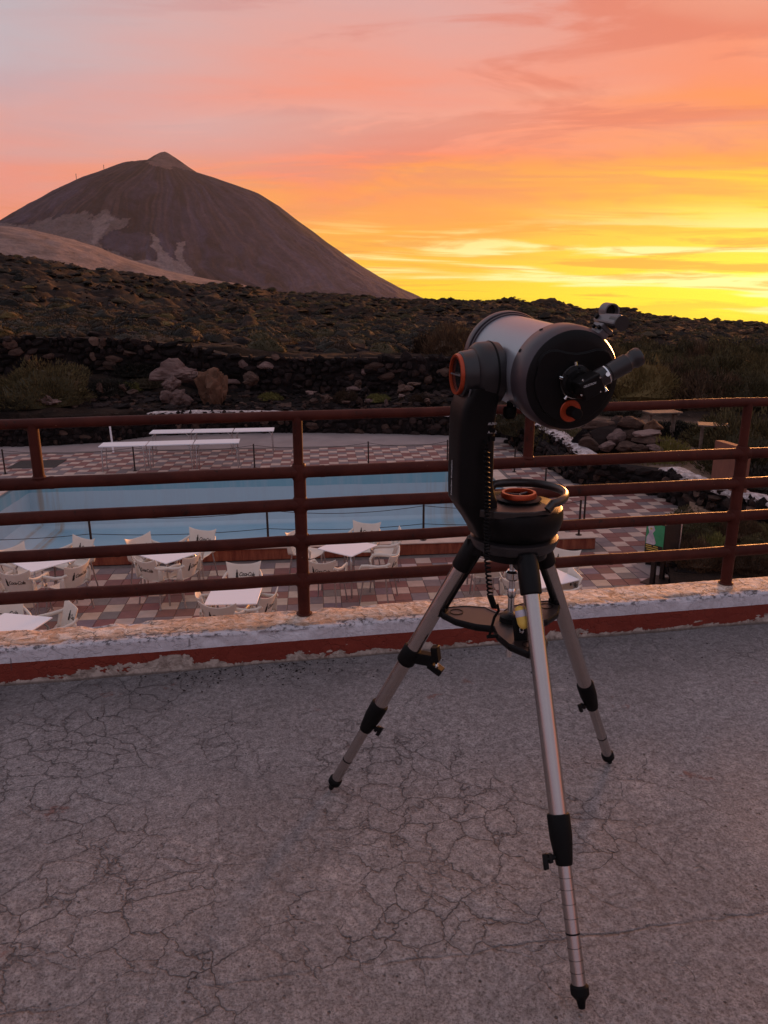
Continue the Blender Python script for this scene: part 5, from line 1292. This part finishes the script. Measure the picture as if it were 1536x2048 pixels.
# tripod head
w = MB(); w.rev([(0, .06), (.004, .085), (.022, .088), (.026, .08)], (0, 0, .858), (0, 0, 1), 48); w.obj('tripod_head', MT['black'], tel)
w = MB(); w.cyl((0, 0, .57), (0, 0, .86), .0085, .0085, 20); w.obj('centre_rod', MT['chrome'], tel)
for h_, r_ in ((.79, .018), (.74, .0115)):
    w = MB(); w.rev([(0, r_ * .7), (.006, r_), (.022, r_), (.028, r_ * .7)], (0, 0, h_), (0, 0, 1), 20); w.obj('rod_nut', MT['chrome'], tel)
# accessory tray: three lobed
poly = []
for k in range(3):
    a = fang[k]; an = fang[(k + 1) % 3]
    order = sorted(range(3), key=lambda q: fang[q])
order = sorted(range(3), key=lambda q: fang[q])
for oi_, q in enumerate(order):
    a = fang[q]; nx_ = fang[order[(oi_ + 1) % 3]]
    if nx_ < a: nx_ += 2 * math.pi
    for (da, rr_) in ((-.66, .098), (-.34, .146), (-.10, .186), (-.05, .191), (.05, .191), (.10, .186), (.34, .146), (.66, .098)): poly.append((rr_ * math.cos(a + da), rr_ * math.sin(a + da)))
    mid_ = (a + nx_) / 2; poly.append((.062 * math.cos(mid_), .062 * math.sin(mid_)))
w = MB(); w.prism(poly, (0, 0, .668), (1, 0, 0), (0, 1, 0), (0, 0, 1), .006)
tray = w.obj('accessory_tray', MT['tray'], tel, smooth=0, bevel=.0015)
w = MB(); zt = .668
n_ = len(poly)
for i in range(n_):
    p0_ = Vector((poly[i][0], poly[i][1], 0)); p1_ = Vector((poly[(i + 1) % n_][0], poly[(i + 1) % n_][1], 0))
    w.tube([p0_ + Vector((0, 0, zt - .002)), p1_ + Vector((0, 0, zt - .002))], .010, 8, .35)
w.obj('tray_rim', MT['black'], tray, smooth=50)
w = MB()
aL = fang[0]
for q, a in enumerate(fang):
    cx_, cy_ = .150 * math.cos(a), .150 * math.sin(a)
    w.rev([(0, .019), (.0012, .019), (.0012, .0165), (0, .0165)], (cx_, cy_, .6745), (0, 0, 1), 28, False)
w.rev([(0, .03), (.02, .028), (.026, .018)], (0, 0, .668), (0, 0, 1), 28)
w.obj('tray_socket', MT['black'], tray)
w = MB(); pm_ = Vector((.075 * math.cos(aL - .75), .075 * math.sin(aL - .75), .6755)); 
w.box(pm_, (.05, .022, .0012), Matrix.Rotation(aL + 2.6, 3, 'Z')); w.obj('sticker', MT['silverplastic'], tray, smooth=0)
w = MB(); w.box(pm_ + Vector((0, 0, .001)), (.03, .006, .0008), Matrix.Rotation(aL + 2.6, 3, 'Z')); w.obj('sticker_print', MT['orange'], tray, smooth=0)

# ---- mount base (in mount frame, built with T_ through a yawed parent part)
def rot_part(mb): mb.v = [tuple(T_(v)) for v in mb.v]; return mb
w = MB(); w.rev([(.0, .098), (.004, .105), (.022, .113), (.030, .112), (.034, .100)], (0, 0, .884), (0, 0, 1), 72)
rot_part(w); base = w.obj('mount_base', MT['charcoal'], tel)
w = MB(); w.rev([(.034, .098), (.040, .106), (.060, .116), (.080, .1215), (.098, .1205), (.108, .118), (.112, .112), (.112, .02)], (0, 0, .884), (0, 0, 1), 72)
rot_part(w); w.obj('base_bowl', MT['black'], base)
# flat top deck, cut straight in front
pd = [(-.118, -.060), (-.092, -.086), (-.05, -.106), (.0, -.113), (.045, -.106), (.062, -.082), (.055, .0), (.065, .07), (.03, .108), (-.05, .106), (-.118, .055)]
w = MB(); w.prism(pd, (0, 0, .987), (1, 0, 0), (0, 1, 0), (0, 0, 1), .019); rot_part(w); w.obj('top_deck', MT['tray'], base, smooth=0, bevel=.0025, seg=3)
w = MB(); w.rev([(0, .056), (.006, .058), (.010, .050)], (.008, 0, 1.006), (0, 0, 1), 56); rot_part(w); w.obj('azimuth_knob', MT['black'], base)
def ringpart(name, c0, ax_, R_, r_, mat_, parent, hgt=.012):
    w = MB(); w.rev([(0, R_ - r_ * .4), (0, R_ + r_), (hgt * .35, R_ + r_ * 1.15), (hgt, R_ + r_ * .5), (hgt, R_ - r_), (hgt * .3, R_ - r_ * 1.1), (0, R_ - r_ * .4)], c0, ax_, 64, False); rot_part(w); return w.obj(name, mat_, parent)
ringpart('orange_ring', (.008, 0, 1.016), (0, 0, 1), .041, .0045, MT['orange'], base)
w = MB(); w.rev([(0, .038), (.0015, .002)], (.008, 0, 1.0165), (0, 0, 1), 40); rot_part(w); w.obj('knob_dish', MT['glass'], base)
w = MB()
for a in (.5, 2.6, 4.7): w.box(T_((.008 + .018 * math.cos(a), .018 * math.sin(a), 1.0215)), (.034, .003, .004), Matrix.Rotation(a + TY, 3, 'Z'))
w.obj('knob_spoke', MT['silverplastic'], base, bevel=.0008)
# carry handle
hp_ = []
for k in range(25):
    a = rad(112) - rad(190) * k / 24
    hp_.append(T_((.012 + .112 * math.cos(a), .116 * math.sin(a), 1.022 + .004 * math.sin(math.pi * k / 24) - (.014 if k in (0, 24) else 0))))
w = MB(); w.tube(hp_, .0115, 12, .75); w.obj('carry_handle', MT['tray'], base)

# ---- fork arm : section in x, profile in z, depth y
def armsec(z):   # (x0, x1, halfdepth)
    zs = [.925, .95, .99, 1.02, 1.05, 1.20, 1.25, 1.29, 1.33]
    x0s = [-.112, -.122, -.150, -.168, -.170, -.170, -.166, -.150, -.135]
    x1s = [-.080, -.062, -.064, -.066, -.078, -.079, -.076, -.070, -.064]
    hd = [.045, .052, .058, .060, .058, .056, .060, .066, .070]
    return np.interp(z, zs, x0s), np.interp(z, zs, x1s), np.interp(z, zs, hd)
w = MB(); zz = [.925, .94, .965, .99, 1.005, 1.02, 1.035, 1.06, 1.12, 1.18, 1.22, 1.25, 1.275, 1.30]
sec = []
for z in zz:
    xa, xb, hd = armsec(z); ring = []
    cx_, hw = (xa + xb) / 2, (xb - xa) / 2
    for k in range(40):
        t_ = 2 * math.pi * k / 40; cs, sn_ = math.cos(t_), math.sin(t_)
        ring.append((cx_ + hw * math.copysign(abs(cs) ** .38, cs), hd * math.copysign(abs(sn_) ** .38, sn_), z))
    sec.append(ring)
vs = [p for r_ in sec for p in r_]; fs = []
for j in range(len(zz) - 1):
    for i in range(40): k = (i + 1) % 40; fs.append((j * 40 + i, j * 40 + k, (j + 1) * 40 + k, (j + 1) * 40 + i))
fs.append(tuple(reversed(range(40)))); fs.append(tuple((len(zz) - 1) * 40 + i for i in range(40)))
w.add(vs, fs); rot_part(w); arm = w.obj('fork_arm', MT['black'], tel, smooth=40)
ALT = 1.328
w = MB(); w.rev([(0, .060), (.004, .068), (.012, .074), (.045, .077), (.062, .074), (.068, .066)], (-.128, 0, ALT), (1, 0, 0), 72); rot_part(w); w.obj('altitude_housing', MT['cell2'], arm, smooth=40)
w = MB(); w.rev([(0, .077), (.0025, .078), (.005, .077)], (-.088, 0, ALT), (1, 0, 0), 72, False); rot_part(w); w.obj('housing_seam', MT['blackmatte'], arm)
w = MB(); w.rev([(0, .050), (.004, .054), (.026, .057), (.034, .060)], (-.160, 0, ALT), (1, 0, 0), 64); rot_part(w); w.obj('altitude_knob', MT['charcoal'], arm)
w = MB(); w.tube([(-.150, -.064 * math.sin(rad(q_)), ALT - .006 - .064 * math.cos(rad(q_))) for q_ in range(-30, 75, 7)], .0022, 6, up=(1, 0, 0)); rot_part(w); w.obj('trim_arc', MT['silverplastic'], arm)
ringpart('orange_ring', (-.160, 0, ALT), (-1, 0, 0), .0455, .0034, MT['orange'], arm, .009)
w = MB(); w.rev([(0, .041), (-.002, .002)], (-.162, 0, ALT), (-1, 0, 0), 40); rot_part(w); w.obj('knob_dish', MT['glass'], arm)
w = MB(); w.box(T_((-.167, 0, ALT)), (.004, .07, .003), Matrix.Rotation(TY, 3, 'Z')); w.obj('knob_spoke', MT['silverplastic'], arm)
# port label text
def text_mesh(body, size, shear=0):
    fc = bpy.data.curves.new('lettering', 'FONT'); fc.body = body; fc.size = size; fc.shear = shear; fc.offset = size * .012
    fo = bpy.data.objects.new('lettering', fc); COL.objects.link(fo); dg = bpy.context.evaluated_depsgraph_get()
    me_ = bpy.data.meshes.new_from_object(fo.evaluated_get(dg)); COL.objects.unlink(fo); bpy.data.objects.remove(fo); return me_
def text_part(body, size, o_, ex, ey, mat_, parent, name='lettering'):
    me_ = text_mesh(body, size); ex = Vector(ex).normalized(); ey = Vector(ey).normalized()
    for v in me_.vertices: v.co = T_(Vector(o_) + ex * v.co.x + ey * v.co.y)
    me_.materials.clear(); me_.materials.append(mat_); return mobj(name, me_, parent)
for k, (bd, z) in enumerate((('AUX1', 1.213), ('AUX2', 1.193))): text_part(bd, .0085, (-.104, -.0592, z), (1, 0, 0), (0, 0, 1), MT['ink'], arm)
text_part('NexStar Evolution', .012, (-.1715, .0, 1.03), (0, 0, 1), (0, 1, 0), MT['ink'], arm)
w = MB(); rot_port = [w.box((-.092, -.0585, z), (.014, .003, .012)) for z in (1.20, 1.18)]; rot_part(w); w.obj('port', MT['blackmatte'], arm)
# coiled hand control cable
pts = []; turns = 46; path = [(-.112, -.075, 1.16), (-.110, -.085, 1.05), (-.113, -.10, .97), (-.117, -.115, .90), (-.105, -.115, .80), (-.090, -.108, .765)]
def pathp(t_):
    f = t_ * (len(path) - 1); i = min(int(f), len(path) - 2); return Vector(path[i]).lerp(Vector(path[i + 1]), f - i)
N_ = turns * 9
for k in range(N_ + 1):
    t_ = k / N_; a = 2 * math.pi * turns * t_; c0 = pathp(t_)
    pts.append(T_(c0 + Vector((.0060 * math.cos(a), .0060 * math.sin(a), 0))))
w = MB(); w.tube(pts, .0026, 6); w.tube([T_(p) for p in ((-.112, -.062, 1.175), (-.112, -.078, 1.17), (-.112, -.075, 1.16))], .003, 8)
w.tube([T_(p) for p in ((-.090, -.108, .765), (-.082, -.108, .772), (-.078, -.107, .755), (-.086, -.100, .735), (-.092, -.095, .70), (-.094, -.09, .678))], .0035, 10)
w.tube([T_(p) for p in ((-.100, -.09, .679), (-.072, -.092, .679))], .005, 8)
w.obj('coiled_cable', MT['blackmatte'], tel, smooth=60)

# ---- optical tube: own frame, origin on alt axis, +y forward
OE = rad(3.9); OC = Vector((.040, 0, 1.340))
RO = Matrix.Rotation(OE, 3, 'X')
def O_(p): return T_(OC + RO @ Vector(p))
def opart(mb): mb.v = [tuple(O_(v)) for v in mb.v]; return mb
w = MB(); w.rev([(-.125, .1085), (.172, .1085)], (0, 0, 0), (0, 1, 0), 96); opart(w); ota = w.obj('optical_tube', MT['tube'], tel)
w = MB(); w.rev([(.172, .106), (.172, .112), (.176, .1135), (.178, .112), (.178, .109), (.182, .109), (.182, .1165), (.187, .118), (.206, .118), (.211, .1165), (.211, .100), (.19, .098)], (0, 0, 0), (0, 1, 0), 96, False); opart(w); w.obj('front_cell', MT['cell'], ota)
w = MB(); w.rev([(.192, .100), (.196, .04), (.196, .0)], (0, 0, 0), (0, 1, 0), 64, False); opart(w); w.obj('corrector_lens', MT['glass'], ota)
w = MB(); w.rev([(-.118, .1085), (-.118, .1160), (-.122, .1180), (-.162, .1180), (-.178, .1155), (-.190, .1090)], (0, 0, 0), (0, 1, 0), 96, False); opart(w); w.obj('rear_cell', MT['cell'], ota)
w = MB(); w.rev([(-.1895, .1095), (-.193, .104), (-.1965, .085), (-.198, .05), (-.198, .0)], (0, 0, 0), (0, 1, 0), 96, False); opart(w); w.obj('rear_plate', MT['black'], ota)
# raised brow contour on the rear casting
br_ = [(-.088, .030), (-.086, .046), (-.076, .060), (-.062, .066), (-.045, .066), (-.025, .061), (0, .058), (.025, .061), (.045, .066), (.062, .066), (.076, .060), (.086, .046), (.088, .030)]
w = MB(); w.tube([(x_, -.197 + .0018 * 0, z_) for x_, z_ in br_], .0028, 8, 1.0, up=(0, 1, 0)); 
lowp = br_ + [(.094, 0), (.088, -.03), (.07, -.062), (.04, -.085), (0, -.093), (-.04, -.085), (-.07, -.062), (-.088, -.03), (-.094, 0)]
w.prism(list(reversed(lowp)), (0, -.196, 0), (1, 0, 0), (0, 0, 1), (0, -1, 0), .006)
opart(w); w.obj('rear_casting', MT['black'], ota, smooth=40, bevel=.002)
# collimation/vent dots on the rear cell's side
w = MB()
for a in (118, 134, 150):
    c0 = Vector((.1175 * math.cos(rad(a)), -.128, .1175 * math.sin(rad(a)))); n0 = Vector((math.cos(rad(a)), 0, math.sin(rad(a))))
    if a == 134: continue
    w.cyl(c0, c0 + n0 * .0015, .0042, .0042, 14)
opart(w); w.obj('screw', MT['blackmatte'], ota)
# visual back + diagonal + eyepiece
w = MB(); w.rev([(.200, .034), (.206, .036), (.214, .036), (.218, .028), (.236, .026)], (0, 0, 0), (0, -1, 0), 40)
for k in range(6):
    a = rad(30 + 60 * k); w.cyl((.030 * math.cos(a), -.213, .030 * math.sin(a)), (.030 * math.cos(a), -.2175, .030 * math.sin(a)), .003, .003, 10, 0)
opart(w); vb = w.obj('visual_back', MT['black'], ota)
w = MB(); w.rev([(.2065, .0362), (.2065, .0372), (.2095, .0372), (.2095, .0362)], (0, 0, 0), (0, -1, 0), 40, False)
for a in (100, 165, 235): w.cyl((.037 * math.cos(rad(a)), -.2125, .037 * math.sin(rad(a))), (.045 * math.cos(rad(a)), -.2125, .045 * math.sin(rad(a))), .0034, .0034, 10)
opart(w); w.obj('set_screw', MT['chrome'], ota)
ea = rad(27); ed_ = Vector((math.cos(ea), 0, math.sin(ea))); ep = Vector((-math.sin(ea), 0, math.cos(ea)))
RE = Matrix((ed_, Vector((0, 1, 0)), ep)).transposed()
w = MB(); w.box((.004, -.256, 0), (.050, .044, .042), RE); w.cyl((0, -.214, 0), (0, -.240, 0), .020, .020, 24); opart(w); dg_ = w.obj('star_diagonal', MT['black'], ota, bevel=.003)
c0 = Vector((0, -.256, 0))
w = MB(); w.rev([(.022, .0185), (.030, .0205), (.048, .0205), (.050, .0175), (.054, .0175), (.056, .0195), (.100, .0205), (.104, .0178), (.112, .0178), (.116, .0205), (.128, .0210), (.132, .0190), (.133, .012)], c0, ed_, 36); opart(w); ey = w.obj('eyepiece', MT['charcoal'], ota)
w = MB(); w.rev([(.1325, .0135), (.131, .001)], c0, ed_, 24); opart(w); w.obj('eye_lens', MT['glass'], ota)
w = MB()
for (h_, a) in ((.040, -70), (.030, -150)):
    dd_ = (ep * math.cos(rad(a)) + Vector((0, -1, 0)) * -math.sin(rad(a))).normalized(); w.cyl(c0 + ed_ * h_ + dd_ * .018, c0 + ed_ * h_ + dd_ * .032, .0036, .0046, 12)
w.rev([(.046, .0207), (.046, .0214), (.049, .0214), (.049, .0207)], c0, ed_, 36, False)
opart(w); w.obj('thumb_screw', MT['chrome'], ota)
me_ = text_mesh('CELESTRON', .0065)
for v in me_.vertices: v.co = O_(Vector((-.018, -.2788, 0)) + ed_ * v.co.x * .9 * .6 + ed_ * 0 + Vector((1, 0, 0)) * v.co.x * .3 + Vector((0, 0, 1)) * (v.co.y - .001))
me_.materials.clear(); me_.materials.append(MT['ink']); mobj('lettering', me_, ota)
w = MB()
for (x_, z_) in ((-.021, -.016), (-.021, .015), (.022, -.010), (.018, .020)): w.cyl((x_, -.278, z_), (x_, -.2797, z_), .0022, .0018, 10)
opart(w); w.obj('screw', MT['chrome'], ota)
# focuser
fc0 = Vector((-.004, -.199, -.066))
w = MB(); w.rev([(0, .012), (.0, .0245), (.004, .0250), (.006, .0235), (.006, .012)], fc0, (0, -1, 0), 40, False); opart(w); w.obj('focus_ring', MT['orange'], ota)
w = MB(); w.rev([(0, .0125), (.028, .0115), (.038, .0125), (.040, .010)], fc0, (0, -1, 0), 26); opart(w); w.obj('focus_knob', MT['blackmatte'], ota)
# red dot finder
fa = rad(52); fr = Vector((math.cos(fa), 0, math.sin(fa))); ft_ = Vector((math.sin(fa), 0, -math.cos(fa))); fy = Vector((0, 1, 0))
RF = Matrix((ft_, fy, fr)).transposed()
w = MB(); w.box(fr * .122 + fy * -.150, (.024, .044, .014), RF); w.box(fr * .135 + fy * -.150, (.034, .040, .010), RF); opart(w); w.obj('finder_bracket', MT['silverplastic'], ota, bevel=.002)
w = MB(); w.prism([(-.205, .142), (-.115, .142), (-.108, .150), (-.115, .160), (-.150, .166), (-.205, .170)], ft_ * -.016, fy, fr, ft_, .032); opart(w); fnd = w.obj('finder_body', MT['silverplastic'], ota, smooth=0, bevel=.004)
w = MB(); w.rev([(-.207, .0165), (-.175, .0165)], fr * .156, fy, 28); opart(w); w.obj('finder_barrel', MT['charcoal'], ota)
w = MB(); w.rev([(-.135, .0150), (-.135, .0180), (-.105, .0180), (-.105, .0150), (-.135, .0150)], fr * .180, fy, 32, False); opart(w); w.obj('finder_hood', MT['silverplastic'], ota)
w = MB(); w.rev([(-.120, .0152), (-.1195, .001)], fr * .180, fy, 28, False); opart(w); w.obj('finder_window', MT['glass'], ota)
w = MB(); w.cyl(fr * .152 + fy * -.125 + ft_ * -.016, fr * .152 + fy * -.125 + ft_ * -.022, .006, .006, 14); w.cyl(fr * .128 + fy * -.14 + ft_ * -.014, fr * .128 + fy * -.14 + ft_ * -.020, .0045, .0045, 12); w.cyl(fr * .128 + fy * -.165 + ft_ * -.014, fr * .128 + fy * -.165 + ft_ * -.020, .0045, .0045, 12); opart(w); w.obj('finder_screw', MT['blackmatte'], ota)
# dovetail clamp between arm and tube
w = MB(); w.rev([(0, .046), (.02, .044), (.022, .036)], (-.064, 0, ALT), (1, 0, 0), 40); w.box((-.052, 0, ALT - .002), (.034, .11, .075)); w.box((-.050, -.01, ALT + .018), (.03, .06, .05)); rot_part(w); w.obj('dovetail_clamp', MT['charcoal'], tel, bevel=.004)
w = MB(); w.rev([(0, .008), (.012, .008), (.013, .015), (.018, .0165), (.034, .0165), (.040, .013)], (-.036, -.025, 1.262), (0, 0, -1), 18); rot_part(w); w.obj('dovetail_knob', MT['blackmatte'], tel)

# ---- clamp-on holder on the left leg
a = fang[0]; dv = Vector((math.cos(a), math.sin(a), 0)); top = dv * .105 + Vector((0, 0, .875)); ax_ = (dv * frad[0] - top).normalized()
hp0 = AXP + top + ax_ * .40
hd = empty('clamp_holder', hp0, 0, label='black plastic clamp-on holder gripping the left tripod leg', cat='holder')
w = MB(); w.rev([(-.028, .0245), (-.024, .027), (.024, .027), (.028, .0245)], (0, 0, 0), ax_, 24); w.obj('collar', MT['blackmatte'], hd)
w = MB(); arm_d = Vector((.92, -.38, -.05)).normalized(); w.box(arm_d * .045, (.06, .028, .034), Matrix.Rotation(math.atan2(arm_d.y, arm_d.x), 3, 'Z')); w.obj('bracket', MT['blackmatte'], hd, bevel=.003)
for sg_ in (1, -1):
    w = MB(); R_ = Matrix.Rotation(math.atan2(arm_d.y, arm_d.x), 3, 'Z') @ Matrix.Rotation(sg_ * .45 - .6, 3, 'Y')
    w.box(arm_d * .080 + Vector((0, 0, sg_ * .022)), (.020, .030, .044), R_); w.obj('jaw', MT['blackmatte'], hd, bevel=.003)
w = MB(); w.cyl(arm_d * .082 + Vector((0, -.018, -.01)), arm_d * .082 + Vector((0, .018, .012)), .005, .005, 12); w.obj('jaw_pin', MT['chrome'], hd)

# ---- strap with yellow tag, hanging by the tray
a = fang[2]; dv = Vector((math.cos(a), math.sin(a), 0)); sd_ = Vector((-dv.y, dv.x, 0))
hb = AXP + Vector((.006, -.075, .674))
bag = empty('camera_strap', hb, 0, label='black strap with white letters and a yellow tag hanging over the accessory tray', cat='strap')
w = MB(); w.grid(lambda u, v: Vector((-.004 + .034 * (u - .5) + .008 * v, -.028 - .012 * math.sin(v * 2.5) - .012 * v, .052 - .085 * v)), 6, 14); w.obj('webbing', MT['blackmatte'], bag, solid=.002)
me_ = text_mesh('HCMC', .017)
for v in me_.vertices: v.co = Vector((-.006, -.044, .045)) + Vector((.15, 0, -1)).normalized() * v.co.x * .9 + Vector((1, 0, .15)).normalized() * v.co.y * .9
me_.materials.clear(); me_.materials.append(MT['ink']); mobj('lettering', me_, bag)
tg0 = Vector(AT(1037, 1212, 1.735)) - hb; tg1 = Vector(AT(1050, 1264, 1.715)) - hb; tgd = (tg1 - tg0).normalized()
w = MB(); w.rev([(0, .004), (.004, .010), (.020, .0125), (.042, .013), (.052, .010), (.057, .004)], tg0, tgd, 20); w.obj('tag', MT['yellow'], bag)
w = MB(); w.rev([(.010, .0118), (.018, .0130), (.026, .0132)], tg0, tgd, 16, False); w.obj('tag_label', MT['posterwhite'], bag)
w = MB(); w.tube([(.0, -.045, .0), (.03, -.05, -.03), (.05, -.04, -.06), (.048, -.03, -.09), (.035, -.03, -.10)], .003, 6); w.obj('cord', MT['blackmatte'], bag)

# ================================================================== terrace litter
w = MB(); rs_ = random.Random(8)
for k in range(210):
    if k < 150: u_ = rs_.gauss(1.05, .22); v_ = -abs(rs_.gauss(.06, .05)) - .01
    else: u_ = rs_.uniform(-.5, 3.5); v_ = -abs(rs_.gauss(.1, .15)) - .01
    s_ = rs_.uniform(.0015, .006) if k > 8 else rs_.uniform(.006, .009)
    src = SM['lava'][k % 6]; R_ = Matrix.Rotation(rs_.uniform(0, 6), 3, 'Z'); o_ = Vector((u_, v_, .002))
    w.add([R_ @ Vector((v.co.x * s_ * 2, v.co.y * s_ * 2, v.co.z * s_)) + o_ for v in src.vertices], [tuple(f.vertices) for f in src.polygons])
w.obj('gravel_litter', MT['lava'], loc=PO, rot=(0, 0, pang), smooth=0, label='dark grit and leaf litter at the foot of the parapet', cat='litter', kind='stuff')

# ================================================================== haze
m = bpy.data.materials.new('haze'); m.use_nodes = True; m.node_tree.nodes.clear(); nb = NB(m.node_tree)
pv = nb.node('ShaderNodeVolumePrincipled', {'Color': (0.95, 0.93, 0.95), 'Density': 7.5e-6, 'Anisotropy': 0.35})
out = nb.node('ShaderNodeOutputMaterial'); m.node_tree.links.new(pv.outputs[0], out.inputs['Volume'])
w = MB(); w.box((0, 2500, 580), (24000, 24000, 2450)); hz_ = w.obj('haze', m, smooth=0, kind='stuff', label='thin evening haze over the lava plain and the volcano', cat='haze')
